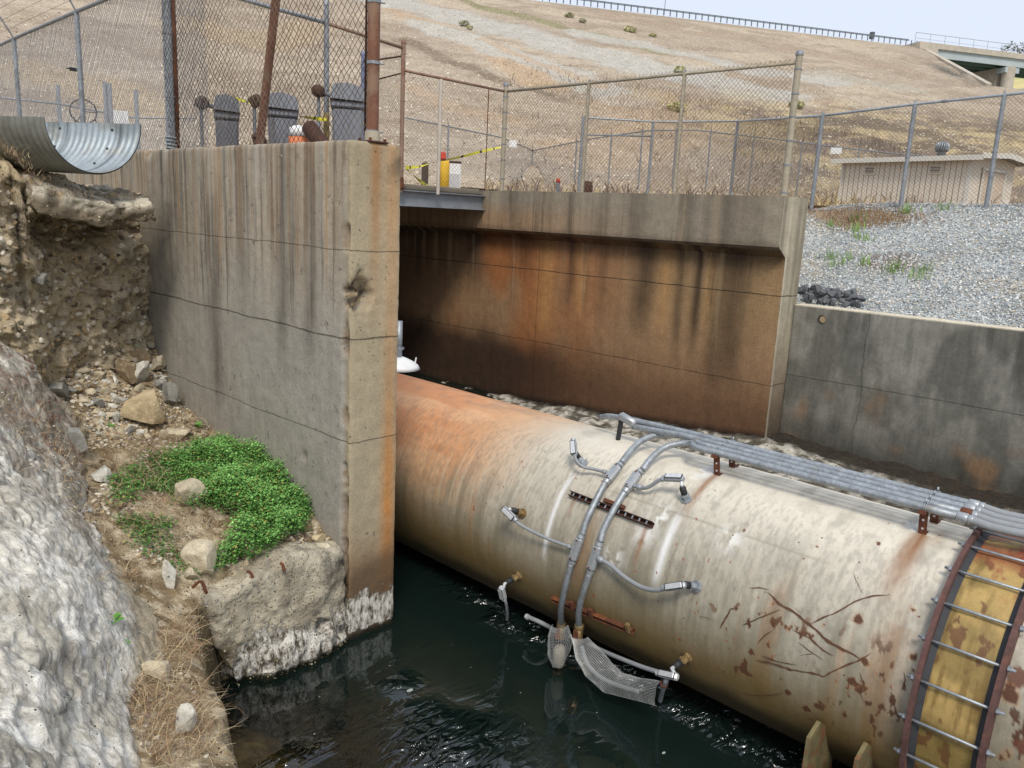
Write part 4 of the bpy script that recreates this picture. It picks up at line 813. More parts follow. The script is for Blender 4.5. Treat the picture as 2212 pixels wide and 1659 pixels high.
P[:,2]=base+.03*np.round(fbm(np.stack([u*3+wv*2,Q[:,1]*.8,Q[:,0]*0],1),1,4,575)*9)/9*3-.045-sst(.02,.0,np.abs(fbm(np.stack([u*7+wv*4,Q[:,1]*1.3,Q[:,0]*0],1),1,5,545,.55)-.5))*.02+(wv-.5)*.34+(rid-.5)*.07+(fbm(Q,6,4,534)-.5)*.06-pit*.03; r1_=(1-np.abs(fbm(Q,(5,3,5),3,571)*2-1))**3; r2_=(1-np.abs(fbm(Q,(13,8,13),3,572)*2-1))**3; P[:,2]-=(r1_-.4)*.07*sst(.4,.6,fbm(Q,1.5,3,573))+(r2_-.4)*.022; P[:,0]+=(fbm(Q,(3,3,3),4,535)-.5)*.12+(fbm(Q,(16,16,16),3,574)-.5)*.012
_gb=base.reshape(520,520); _dy,_dx=np.gradient(_gb,_gy0[1]-_gy0[0],_gx0[1]-_gx0[0]); _N=np.stack([-_dx.ravel(),-_dy.ravel(),np.ones(len(P))],1); _N/=np.linalg.norm(_N,axis=1)[:,None]
_d=(P[:,2]-base)*.8; P=np.stack([W.ravel(),U.ravel(),base],1)+_N*_d[:,None]; Q=P.copy(); _gz=P[:,2].reshape(520,520).copy()
dirt=sst(5.0,6.4,Q[:,1]+1.0*(fbm(Q,1.5,3,536)-.5))*sst(.40,.58,fbm(Q,3,4,537)+.12)
c=mix(hx('#b0aa9c'),hx('#cdc8bc'),sst(.38,.62,fbm(Q,(3,3,3),6,538,.66))); c=mix(c,hx('#e9e6de'),sst(.48,.68,fbm(Q,(4.5,4.5,4.5),6,539,.68))*.85*sst(6.6,5.0,Q[:,1])); c=mix(c,hx('#7d7972'),sst(.50,.70,fbm(Q,(8,8,8),6,540,.68))*.6)
uu=np.stack([u*7+wv*4,Q[:,1]*1.3,Q[:,0]*0],1); ck=np.abs(fbm(uu,1,5,545,.55)-.5); c=mix(c,hx('#4d4943'),sst(.016,.004,ck)*sst(.5,.6,fbm(Q,1.8,3,546))*.5); c=mix(c,hx('#6a655e'),sst(.56,.66,fbm(Q,(30,30,30),3,549))*.45); c=mix(c,hx('#f2f0ea'),sst(.60,.70,fbm(Q,(26,26,26),3,550))*.4); ck=np.abs(fbm(Q,(5,5,5),5,547)-.5); c=mix(c,hx('#5a5650'),sst(.010,.002,ck)*.6)
c=mix(c,hx('#96897a'),sst(4.2,5.4,Q[:,1])*sst(.42,.6,fbm(Q,4,4,541))*.7); c=mix(c,hx('#7a5a48'),dirt*sst(.5,.62,fbm(Q,14,4,542))*.75); c=mix(c,hx('#a89a80'),sst(.02,.12,Q[:,0]-np.interp(Q[:,1],[3.3,4.3,5.3,6.2,7],[1.08,1.48,1.72,1.88,2.05]))*.8)
m_out=mat('pale weathered rock',vcol=True,rough=.9,var=[(7,.12),(30,.16),(90,.2)],specks=[(40,.14,(.07,.06,.05),.2,-.006),(26,.10,(.62,.60,.56),.3,.002)],bump=[(12,.010,),(40,.010),(120,.005)],spec=.2)
_gx=np.linspace(-.6,2.45,520); _gy=np.linspace(2.0,7.7,520); 
def zoP(A):
    i=np.clip(np.searchsorted(_gy,A[:,1]),0,519); j=np.clip(np.searchsorted(_gx,A[:,0]),0,519); return _gz[i,j]+.004
o=build('rock_outcrop',P,gridf(520,520,True),m_out,None,True,c); tag(o,'big pale grey and white bedrock outcrop sloping down the lower left foreground','rock')
def zo(P): P=np.atleast_2d(P); return _o(P)+.02
def zall(P): return np.maximum(zg(P,False),zo(P))
def zgn(P): return zg(P,False)
# ---------------------------------------------------------------- concrete lip under the flume
m_lip=mat('broken lip concrete',vcol=True,rough=.95,var=[(10,.3),(45,.3)],specks=[(30,.3,tuple(hx('#cbbfa6')),.32,.006),(34,.15,(.05,.04,.035),.3,-.006)],bump=[(30,.012),(90,.004)],spec=.15)
def slab(c,d,R,seed,label,nm='concrete_slab'):
    def dd(P,N): return (fbm(P+seed,4,4,551)-.5)*.15+(fbm(P+seed,13,4,552)-.5)*.09-sst(.55,.62,fbm(P+seed,6,4,555))*.04
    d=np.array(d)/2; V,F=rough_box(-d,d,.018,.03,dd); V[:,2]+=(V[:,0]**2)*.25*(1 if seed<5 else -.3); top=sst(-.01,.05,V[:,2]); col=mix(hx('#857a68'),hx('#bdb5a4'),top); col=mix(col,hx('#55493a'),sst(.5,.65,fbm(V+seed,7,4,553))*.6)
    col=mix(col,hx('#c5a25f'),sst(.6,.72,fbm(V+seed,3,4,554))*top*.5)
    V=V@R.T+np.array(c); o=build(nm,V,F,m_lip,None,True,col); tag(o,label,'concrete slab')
slab((2.36,7.76,-.01),(.66,.9,.19),rotm((0,1,0),.25)@rotm((1,0,0),.26),3,'left piece of undercut concrete lip under the corrugated flume, tilting down to the right')
slab((2.76,7.83,-.07),(.56,.8,.17),rotm((0,1,0),-.10)@rotm((1,0,0),.20),9,'right piece of undercut concrete lip under the corrugated flume, touching the tall pier wall')
slab((2.45,8.5,-.10),(1.2,.8,.22),rotm((0,1,0),.12),13,'dark earth-stained slab behind the lip in the shadow of the corrugated flume')
# ---------------------------------------------------------------- corrugated half pipe flume
Nn_=atr(97,255,7.4); Ff=atr(303,270,8.05); C_=(Nn_+Ff)/2; ch=(Ff-Nn_)/2; Rf=np.linalg.norm(ch); ax=np.cross(ch,[0,0,1]); ax/=np.linalg.norm(ax); ax=ax if ax[1]>0 else -ax; ax=ax+np.array([0,0,.012])
m_corr=mat('corrugated galvanised sheet',vcol=True,rough=.5,metal=.35,var=[(12,.15),(3,.12),(40,.12)],bump=[(50,.0006)])
fl=thing('corrugated_flume','half round corrugated galvanised steel flume ending over the undercut bank','flume',C_)
def fluM(L0,L1,na,nph,roff,pitch=.068,amp=.0065):
    A,B=np.meshgrid(np.linspace(L0,L1,na),np.linspace(-.02,math.pi+.02,nph),indexing='ij'); A=A.ravel();B=B.ravel()
    r=1+(amp*np.sin(A/pitch*2*np.pi)+roff)/Rf
    V=C_+ax*A[:,None]+ch*(np.cos(B)*r)[:,None]+np.array([0,0,-Rf*.86])*(np.sin(B)*r)[:,None]; return V,A,B
V,A,B=fluM(0,6,1000,48,0); Q=np.stack([A,B*Rf,A*0],1)
c=np.tile(hx('#9aa3a8'),(len(V),1)); c=mix(c,hx('#6e7678'),sst(.5,.7,fbm(Q,(4,2,1),5,561))*.6)
c=mix(c,hx('#3e4448'),np.exp(-(((A+.08)%.62-.31)/.010)**2)*.75); c=mix(c,hx('#8a8272'),sst(.6,.7,fbm(Q,(5,7,1),4,562))*.35)
build('flume_sheet',V,gridf(1000,48),m_corr,fl,True,c)
V2,A,B=fluM(0,6,1000,48,.010); c2=mix(np.tile(hx('#7d7f7a'),(len(V),1)),hx('#5a574c'),sst(.4,.65,fbm(Q,(3,3,1),4,563))*.7)
build('flume_outer_skin',V2,gridf(1000,48,True),m_corr,fl,True,c2)
for L in (.30,.92,1.54,2.16):
    for ph in (.12,.55,1.0,1.5,2.0,2.6):
        p=C_+ax*(L+.015)+ch*math.cos(ph)*.985+np.array([0,0,-Rf*.86])*math.sin(ph)*.985; MB().lathe(p,C_-p,[(0,.012),(.008,.008)],8).out('bolt',m_black,fl)
# ---------------------------------------------------------------- boulders and stones
def stonemat(nm,a,b,sp): return mat(nm,a,.92,var=[(5,.2),(18,.25),(4,.8,None,b,.52),(60,.2)],specks=[(30,.12,sp,.3,.002)],bump=[(14,.012),(50,.006)],spec=.15)
sm={'pale':stonemat('pale limestone',tuple(hx('#bdb29b')),tuple(hx('#978b76')),(.55,.52,.46)),'yellow':stonemat('yellow sandstone',tuple(hx('#c0af8f')),tuple(hx('#9d8c6e')),(.6,.52,.38)),
 'grey':stonemat('grey stone',tuple(hx('#8d8c86')),tuple(hx('#65645e')),(.45,.44,.42)),'white':stonemat('white stone',tuple(hx('#c9c6bc')),tuple(hx('#8f8d84')),(.2,.2,.2)),
 'brown':stonemat('brown stone',tuple(hx('#8a7a62')),tuple(hx('#63543f')),(.5,.45,.36)),'green':stonemat('greenish stone',tuple(hx('#8f9078')),tuple(hx('#6c6a50')),(.5,.5,.4)),'dark':stonemat('dark basalt',tuple(hx('#63666a')),tuple(hx('#45484c')),(.4,.4,.42))}
def stone(P,size,seed,m,rot=0,name='boulder',sub=4,cuts=10,sink=.25,tilt=0,d=(.38,.80)):
    V,F=rockshape(sub,seed,cuts+4,d,.07); V=V*np.array(size)/2; R=rotm((0,0,1),rot)@rotm((0,1,0),tilt); V=V@R.T; V=V+np.array(P)+np.array([0,0,size[2]*(.5-sink)])
    o=build(name,V,F,m,None,False); auto_smooth(o,28); return o
# (survey x, survey y of base centre, width px, height px, material, depth/width, label)
BL=[(312,918,92,76,'yellow',.9,'rounded yellow sandstone boulder, the largest one on the rubble below the pier wall'),
 (308,825,64,62,'white',.8,'angular white boulder between the yellow boulder and the pier wall'),
 (343,806,36,44,'pale',.8,'small upright pale block against the pier wall beside the white boulder'),
 (366,880,42,64,'grey',.7,'tall square grey-brown block leaning on the pier wall right of the yellow boulder'),
 (345,845,38,34,'grey',.8,'grey stone wedged between the white boulder and the tall square block'),
 (190,755,62,38,'green',.7,'flat greenish block lying at the foot of the eroded earth bank'),
 (287,738,38,34,'pale',.8,'pale angular stone topmost in the pile where the earth bank meets the wall'),
 (296,768,44,28,'green',.8,'greenish flat stone below the topmost pale stone at the wall'),
 (306,785,46,40,'brown',.8,'rounded brown-grey stone above the angular white boulder'),
 (272,825,60,56,'brown',.8,'dark brown boulder just left of the angular white boulder'),
 (130,862,72,40,'grey',.8,'oval grey-blue boulder on the left edge of the rubble near the outcrop'),
 (174,990,52,84,'grey',.5,'tall dark grey slab leaning on the outcrop edge above a black gap'),
 (224,1038,56,44,'white',.8,'streaked white stone beside the green plants, below the leaning grey slab'),
 (408,1090,82,58,'pale',.7,'pale whitish boulder lying inside the ring of green plants'),
 (438,1235,92,72,'pale',.7,'large pale boulder at the lower edge of the green plants'),
 (366,1268,36,64,'white',.8,'upright whitish stone with lichen at the left end of the footing block'),
 (410,1250,42,30,'pale',.9,'small pale stone between the upright stone and the large pale boulder'),
 (443,982,72,30,'pale',.6,'long flat pale stone above the green plants near the wall'),
 (487,962,26,22,'brown',.9,'small rounded tan stone beside the long flat stone'),
 (380,950,60,34,'pale',.9,'dusty pale stone right of the yellow boulder, half buried'),
 (668,1150,24,22,'brown',.9,'uppermost of the three small stones at the wall beside the green plants'),
 (690,1170,34,22,'yellow',.8,'yellowish flat stone in the small pile at the wall right of the green plants'),
 (694,1192,36,22,'pale',.8,'lowest stone of the small pile resting above the footing block'),
 (88,600,34,30,'grey',.8,'round grey stone stuck in the middle of the earth bank'),
 (160,605,30,30,'pale',.8,'pale flat stone projecting from the earth bank below the lip'),
 (215,625,36,20,'brown',.9,'brown stone projecting from the earth bank near the pier wall'),
 (108,760,40,36,'brown',.8,'brown stone at the left foot of the earth bank'),
 (132,778,26,14,'white',.8,'small bright white flat stone at the foot of the earth bank'),
 (240,905,30,20,'pale',.8,'flat pale stone left of the yellow boulder'),
 (215,880,34,22,'grey',.8,'grey flat stone in the middle of the rubble'),
 (345,1470,84,56,'pale',.9,'broad pale rock lying in the dry weeds on the narrow ledge'),
 (300,1385,40,70,'white',.7,'upright whitish rock between the outcrop and the dry weeds on the ledge'),
 (398,1590,52,80,'white',.7,'pale rock at the water edge of the narrow ledge near the bottom'),
 (255,870,40,20,'white',.9,'whitish slab of stone above and left of the yellow boulder')]
for i,(bx_,by_,w_,h_,mt,dp,lab) in enumerate(BL):
    if by_<640: Pp=cliff_pt(bx_,by_)+np.array([0,-.04,-.06])
    else: Pp=hit(bx_,by_,zgn)
    dist=np.linalg.norm(Pp); fw=-(MC.T@Pp)[2]; wm=w_/FPX*fw; hm=h_/FPX*fw*1.05
    stone(Pp,(wm*1.1,wm*dp*1.1,hm*1.15),600+i,sm[mt],rng.uniform(0,.9) if mt=='yellow' else -.8+rng.uniform(-.25,.25),tag and 'boulder',4,9,.14,0)
    o=bpy.context.scene.collection.objects[-1]; tag(o,lab,'boulder' if w_>34 else 'stone')
    if w_<=34: o.name='stone'
# medium rubble: individuals sharing a label
g=np.random.default_rng(5); protos=[]
for s_ in range(9): V,F=rockshape(3,700+s_,14,(.35,.78),.05); protos.append((V,F))
cnt=0; k=0
while cnt<235 and k<4000:
    k+=1; px_=g.uniform(60,390); py_=g.uniform(690,950)
    if py_<690+abs(px_-230)*.25: continue
    if px_<60+(py_-700)*.42 or px_>300+(py_-690)*.45: continue
    Pp=hit(px_,py_,zgn)
    if Pp[1]<5 or Pp[0]>3.36: continue
    sz=g.uniform(.035,.13)*(1 if g.random()>.25 else 1.35); V,F=protos[cnt%9]; V=V*np.array([sz,sz*g.uniform(.6,1),sz*g.uniform(.4,.8)])/2*1.15; V=V@rotm((0,0,1),g.uniform(0,6.3)).T@rotm((1,0,0),g.uniform(-.4,.4)).T
    o=build('rubble_stone',V+Pp+[0,0,sz*.12],F,sm[['pale','white','grey','brown','pale','white','pale'][int(g.integers(7))]],None,False); auto_smooth(o,28)
    tag(o,'loose stone among the rubble at the foot of the earth bank','stone','loose stones in the rubble'); cnt+=1
# fine debris (uncountable)
def scatter_stones(name,pts,smin,smax,m,seed,flat=.6,sub=1,cols=None):
    g=np.random.default_rng(seed); n=len(pts); base=[rockshape(sub,seed+i,6,(.5,.85),.1) for i in range(5)]; Vs=[];Cs=[]; nv=len(base[0][0])
    for b in range(5):
        idx=np.arange(b,n,5); Vb=base[b][0]; k=len(idx)
        if not k: continue
        s_=g.uniform(smin,smax,k)**1.0; a=g.uniform(0,6.3,k); sx=s_*g.uniform(.7,1.2,k)/2; sy=s_*g.uniform(.6,1.1,k)/2; sz=s_*g.uniform(.35,1,k)*flat/2*1.4
        X=Vb[None,:,0]*sx[:,None]; Y=Vb[None,:,1]*sy[:,None]; Z=Vb[None,:,2]*sz[:,None]
        c_,s2=np.cos(a)[:,None],np.sin(a)[:,None]; X,Y=X*c_-Y*s2,X*s2+Y*c_; tl=g.uniform(-.5,.5,k)[:,None]; X,Z=X*np.cos(tl)-Z*np.sin(tl),X*np.sin(tl)+Z*np.cos(tl)
        V=np.stack([X,Y,Z],2)+pts[idx][:,None]; Vs.append(V.reshape(-1,3)); cc=np.repeat((cols[idx] if cols is not None else np.tile([.4,.38,.34],(k,1))),nv,0); Cs.append(cc)
    F=np.concatenate([(base[0][1][None]+np.arange(sum(len(v) for v in Vs)//nv)[:,None,None]*nv).reshape(-1,3)]); 
    # each block must use its own face list (same topology for every icosphere)
    o=build(name,np.concatenate(Vs),F,m,None,False,np.concatenate(Cs)); return tag(o,kind='stuff')
g=np.random.default_rng(8); pts=[];
X=np.concatenate([g.uniform(1.3,3.38,9000),g.uniform(1.0,2.2,2500)]); Y=np.concatenate([g.uniform(4.95,8.5,9000),g.uniform(2.8,5.0,2500)]); A=np.stack([X,Y,X*0],1); A=A[(A[:,0]<xedge(A[:,1])-.08)]; X=A[:,0]; Y=A[:,1]; den=fbm(A,1.5,3,571)+.25*sst(6.2,7.2,Y)
A=A[den>.52]; A[:,2]=zg(A,False)+.004; A=A[A[:,2]>zo(A)-.02]
pal=np.array([hx('#c4b9a3'),hx('#a1968a'),hx('#847a6b'),hx('#d3ccbd'),hx('#6b6254'),hx('#b09a78')]); cc=pal[g.integers(0,6,len(A))]
m_peb=mat('pebbles',vcol=True,rough=.92,var=[(30,.2)],bump=[(60,.004)],spec=.15)
tag(scatter_stones('gravel_debris',A,.012,.05,m_peb,31,cols=cc),'fine stony debris covering the bench below the earth bank','gravel')
g=np.random.default_rng(33); A=np.stack([g.uniform(.2,2.2,5200),g.uniform(2.3,7.4,5200),np.zeros(5200)],1); A=A[fbm(A,2.2,4,585)>.50]; r3=_o(A); A[:,2]=zoP(A); cc=pal[g.integers(0,6,len(A))]*.9
tag(scatter_stones('outcrop_grit',A,.006,.028,m_peb,34,cols=cc),'grit and small chips lying in hollows of the pale outcrop','gravel')
# pebbles stuck in the cliff
sel=np.where((G2c[:,2]>-1.9)&(G2c[:,2]<.1)&(G2c[:,0]>1.5)&(G2c[:,1]<9.2))[0]; sel=g.choice(sel,800,replace=False); cc=pal[g.integers(0,6,len(sel))]
tag(scatter_stones('bank_pebbles',G2c[sel]+[0,-.004,0],.02,.085,m_peb,32,cols=cc,flat=.8),'small stones studding the face of the eroded earth bank','gravel')
# ---------------------------------------------------------------- plants on the bank
m_leaf=mat('clover green leaf',vcol=True,rough=.55,var=[(20,.2)],spec=.3)
m_straw=mat('dry straw',vcol=True,rough=.8,spec=.2)
def inpoly(x,y,poly):
    n=len(poly); r=np.zeros(len(x),bool); j=n-1
    for i in range(n):
        xi,yi=poly[i];xj,yj=poly[j]; c_=((yi>y)!=(yj>y))&(x<(xj-xi)*(y-yi)/(yj-yi+1e-12)+xi); r^=c_; j=i
    return r
def toground(polypx,n,zf,seed):
    g=np.random.default_rng(seed); xs=[p[0] for p in polypx]; ys=[p[1] for p in polypx]
    W=np.array([hit(a,b,zf)[:2] for a,b in polypx]); lo=W.min(0);hi=W.max(0); P=g.uniform(lo,hi,(n,2)); return P[inpoly(P[:,0],P[:,1],W)],W
def leaves(name,centres,size,cols,seed,label,cat='ground cover'):
    g=np.random.default_rng(seed); n=len(centres); az=g.uniform(0,6.3,n); el=g.uniform(-.2,.75,n); s_=size*g.uniform(.4,1.45,n)
    d=np.stack([np.cos(az)*np.cos(el),np.sin(az)*np.cos(el),np.sin(el)],1); sd=np.stack([-np.sin(az),np.cos(az),g.uniform(-.3,.3,n)],1)
    b=centres; V=np.stack([b,b+d*(s_*.5)[:,None]+sd*(s_*.33)[:,None],b+d*s_[:,None],b+d*(s_*.5)[:,None]-sd*(s_*.33)[:,None]],1).reshape(-1,3)
    F=np.arange(n*4).reshape(n,4); o=build(name,V,F,m_leaf,None,False,np.repeat(cols,4,0)); return tag(o,label,cat,None,'stuff')
poly=[(238,1040),(300,985),(400,985),(470,975),(560,985),(640,1050),(668,1110),(655,1160),(590,1200),(500,1235),(430,1255),(360,1225),(300,1200),(250,1120)]
Pxy,_=toground(poly,6800,zgn,41); g=np.random.default_rng(42); A=np.stack([Pxy[:,0],Pxy[:,1],Pxy[:,0]*0],1)
dense=sst(2.25,2.75,Pxy[:,0]-.25*(Pxy[:,1]-5.6)); nn=fbm(A,2.6,3,581)
hole=np.exp(-(((Pxy[:,0]-2.45)/.28)**2+((Pxy[:,1]-5.35)/.22)**2)); keep=(nn+dense*.40-hole*.9>.37+.14*g.random(len(nn)))&(Pxy[:,0]<3.38)
A=A[keep]; h=(.04+.15*dense[keep])*(.15+1.7*fbm(A,6,4,582)**1.3); A[:,2]=zg(A,False)
C=[];K=[]
for i in range(len(A)):
    m_=int((8+14*dense[keep][i])*g.uniform(.3,1.3)); o_=g.normal(0,.028,(m_,3)); o_[:,2]=g.uniform(.1,1,m_)**.7*h[i]; C.append(A[i]+o_); K.append(np.clip(o_[:,2]/.2,0,1))
C=np.concatenate(C); K=np.concatenate(K); cl=mix(hx('#44752f'),hx('#86bd66'),np.clip(K*.8+g.uniform(-.25,.35,len(K)),0,1)); cl=cl*g.uniform(.55,1.3,(len(cl),1)); yl=g.random(len(cl))>.93; cl[yl]=hx('#a39a55')
leaves('green_ground_cover',C,.020,cl,43,'bright green clover-like ground cover growing on the ledge beside the wall')
def stems(name,base,hgt,spread,r,cols,seed,label,curl=.6,nseg=5,kind='stuff',cat='dry grass'):
    g=np.random.default_rng(seed); n=len(base); az=g.uniform(0,6.3,n); t=np.linspace(0,1,nseg); L=hgt*g.uniform(.45,1.25,n)
    dx=np.cos(az)[:,None]*spread*L[:,None]*t**1.5; dy=np.sin(az)[:,None]*spread*L[:,None]*t**1.5; cv=g.uniform(-curl,curl,n)[:,None]
    X=base[:,0,None]+dx+cv*L[:,None]*np.sin(t*3)*.35*np.sin(az)[:,None]; Y=base[:,1,None]+dy-cv*L[:,None]*np.sin(t*3)*.35*np.cos(az)[:,None]
    Z=base[:,2,None]+L[:,None]*(t-.55*t**2.2*np.clip(spread+g.uniform(-.3,.4,n)[:,None],0,1.6))
    P=np.stack([X,Y,Z],2); w_=r*(1-t*.7); sd=np.stack([-np.sin(az+g.uniform(-1,1,n)),np.cos(az),g.uniform(-.5,.5,n)],1)
    A_=P+sd[:,None]*w_[None,:,None]; B_=P-sd[:,None]*w_[None,:,None]; V=np.stack([A_,B_],2).reshape(-1,3)
    f=[]; 
    for k in range(nseg-1): f.append(np.stack([np.arange(n)*nseg*2+2*k,np.arange(n)*nseg*2+2*k+1,np.arange(n)*nseg*2+2*k+3,np.arange(n)*nseg*2+2*k+2],1))
    o=build(name,V,np.concatenate(f),m_straw,None,False,np.repeat(cols,nseg*2,0)); return tag(o,label,cat,None,kind)
straw=np.array([hx('#b59f7c'),hx('#9a8163'),hx('#7c6450'),hx('#cdbd98'),hx('#8a6a58'),hx('#a58d73')])
def strawcols(n,seed): g=np.random.default_rng(seed); return straw[g.integers(0,6,n)]*g.uniform(.75,1.15,(n,1))
B1,_=toground([(262,1240),(330,1240),(400,1300),(430,1400),(440,1520),(480,1659),(330,1659),(290,1560),(275,1400)],7600,zgn,51)
B1=np.stack([B1[:,0],B1[:,1],B1[:,0]*0],1); B1=B1[B1[:,0]<xedge(B1[:,1])-.0]; nn=fbm(B1,3.5,3,591); B1=B1[nn+.10*g.random(len(nn))>.54]; B1[:,2]=zg(B1,False)-.01
stems('dry_grass',B1,.17,1.0,.0015,strawcols(len(B1),52)*[1.08,1.08,1.06],53,'tangled dry brown weeds on the narrow ledge above the water',1.1,7)
B2,_=toground([(240,960),(420,900),(560,1000),(600,1060),(470,1160),(420,1180),(380,1130),(340,1230),(260,1180),(235,1040)],2600,zgn,54); B2=np.stack([B2[:,0],B2[:,1],B2[:,0]*0],1); B2[:,2]=zg(B2,False)
stems('dry_weeds',B2,.20,1.3,.0015,strawcols(len(B2),55),56,'thin dry weed stems lying over the green plants and stones',1.2,7)
B3=[]; g=np.random.default_rng(57)
for cx_,cy_,n_,s_ in ((60,900,160,.12),(110,960,120,.1),(20,980,160,.15),(230,1000,90,.1),(250,1320,120,.1),(130,1120,70,.09),(150,1230,60,.08),(40,1130,90,.12),(210,1150,50,.07),(30,840,120,.15),(10,800,100,.12),(100,870,100,.1)):
    c_=hit(cx_,cy_,zall,1.5,9); q=g.normal(0,s_*1.6,(n_,2))+c_[:2]; B3.append(q); B3.append(g.normal(0,s_*3,(n_//2,2))+c_[:2])
B3=np.concatenate(B3); B3=np.stack([B3[:,0],B3[:,1],B3[:,0]*0],1); B3[:,2]=zall(B3)
stems('dry_tufts',B3,.10,1.1,.0015,strawcols(len(B3),58),59,'short dry tufts rooted in cracks of the pale outcrop',1.0,6)
B4=g.normal(0,1,(500,2))*[.25,.12]+[1.85,7.25]; B4=np.stack([B4[:,0],B4[:,1],B4[:,0]*0+.36],1)
B4[:,2]=np.interp(B4[:,0],[0,1.75,1.95,2.15],[.5,.40,.28,.02])-.03
stems('dry_tufts',B4,.10,.8,.0013,strawcols(len(B4),60),61,'dry straw tufts on the bank edge beside the corrugated flume')
# broad leaved weeds
for (wx,wy,s_,lab) in ((232,1350,.075,'green broad leaved weed rooted on the outcrop edge, the larger of two'),(262,1400,.05,'smaller broad leaved weed just below the larger one on the ledge'),(240,925,.05,'small green weed in the rubble beside the yellow boulder'),(425,925,.07,'green weed with toothed leaves at the foot of the pier wall')):
    b=hit(wx,wy,zall if wx<300 and wy>1000 else zgn,1.5,9); g=np.random.default_rng(int(wx)); m=MB()
    for k in range(9):
        a=k*2.4; el_=g.uniform(.3,1.1); d=np.array([math.cos(a)*math.cos(el_),math.sin(a)*math.cos(el_),math.sin(el_)]); sd=np.cross(d,[0,0,1]); sd/=np.linalg.norm(sd); L=s_*g.uniform(.8,1.5)
        V=[b,b+d*L*.4+sd*L*.22,b+d*L*.75+sd*L*.2-[0,0,L*.05],b+d*L-[0,0,L*.18],b+d*L*.75-sd*L*.2-[0,0,L*.05],b+d*L*.4-sd*L*.22]; m.add(V,[[0,1,2,3,4,5]])
    t=thing('broadleaf_weed',lab,'weed',b); m.out('foliage',mat('weed leaf',tuple(hx('#5d9440')),.5,var=[(30,.2)]),t)
# rusty rebar ends
for (a,b_,c_) in (((842,870),(880,842),(905,895)),((1082,797),(1098,806),(1108,828)),((1228,762),(1238,770),(1246,800))):
    f=lambda q:(q[0]*.4932,840.6+q[1]*.4932); Z3=lambda q:((q[0]/1.794)*.8848,(950+q[1]/1.794)*.8848)
    P=[ony(*Z3(q),4.82-.02*i) for i,q in enumerate((a,b_,c_))]; t=MB().tube(smooth_path(P,6),.011,8).out('rebar_end',m_rust,None,True)
    tag(t,{842:'thick curved rusty rebar stub sticking out left of the footing block',1082:'middle rusty rebar stub at the top edge of the footing block',1228:'rightmost rusty rebar stub at the top edge of the footing block'}[a[0]],'rebar')
# ---------------------------------------------------------------- deck across the channel
dk=thing('walkway_deck','steel beam and grating deck bridging the channel between the two walls','walkway',(7.3,11.2,.3))
m_beam=mat('grey painted beam',tuple(hx('#8b9096')),.6,.2,var=[(6,.15),(30,.1),(5,.4,None,tuple(hx('#7a6656')),.6)],bump=[(40,.0006)])
m=MB(); m.box((7.2,11.05,.335),(6.9,.16,.018)).box((7.2,11.05,.085),(6.9,.16,.018)).box((7.2,11.06,.21),(6.9,.014,.234)); m.out('edge_beam',m_beam,dk)
m=MB(); m.box((7.2,14.2,.36),(6.9,6.1,.03)); m.out('grating',mat('deck grating',tuple(hx('#6d675f')),.8,.2,var=[(30,.3)],bump=[(120,.004)]),dk)
m=MB(); 
for k in range(70): m.box((8.4+k*.032,11.10,.39),(.006,.05,.04))
m.out('grating_edge',mat('grating teeth',tuple(hx('#8b8579')),.8,.2),dk)
MB().box((7.2,11.24,.42),(6.9,.10,.07),bev=.01).out('toe_board',mat('weathered plank',tuple(hx('#8c8272')),.9,0,var=[(20,.3,(.3,3,3))]),dk)
MB().box((9.0,11.6,.415),(2.4,.3,.03)).out('loose_plank',m_rustd,dk)
tag(build('channel_back_wall',np.array([[3.86,17,-4],[10.83,17,-4],[10.83,17,.4],[3.86,17,.4]]),np.array([[0,1,2,3]]),mat('shade-dark rear concrete',(.05,.045,.04),.9)),'concrete wall closing the channel beneath the deck, coloured near black as shade','concrete wall')  # near-black colour stands in for the shade under the deck
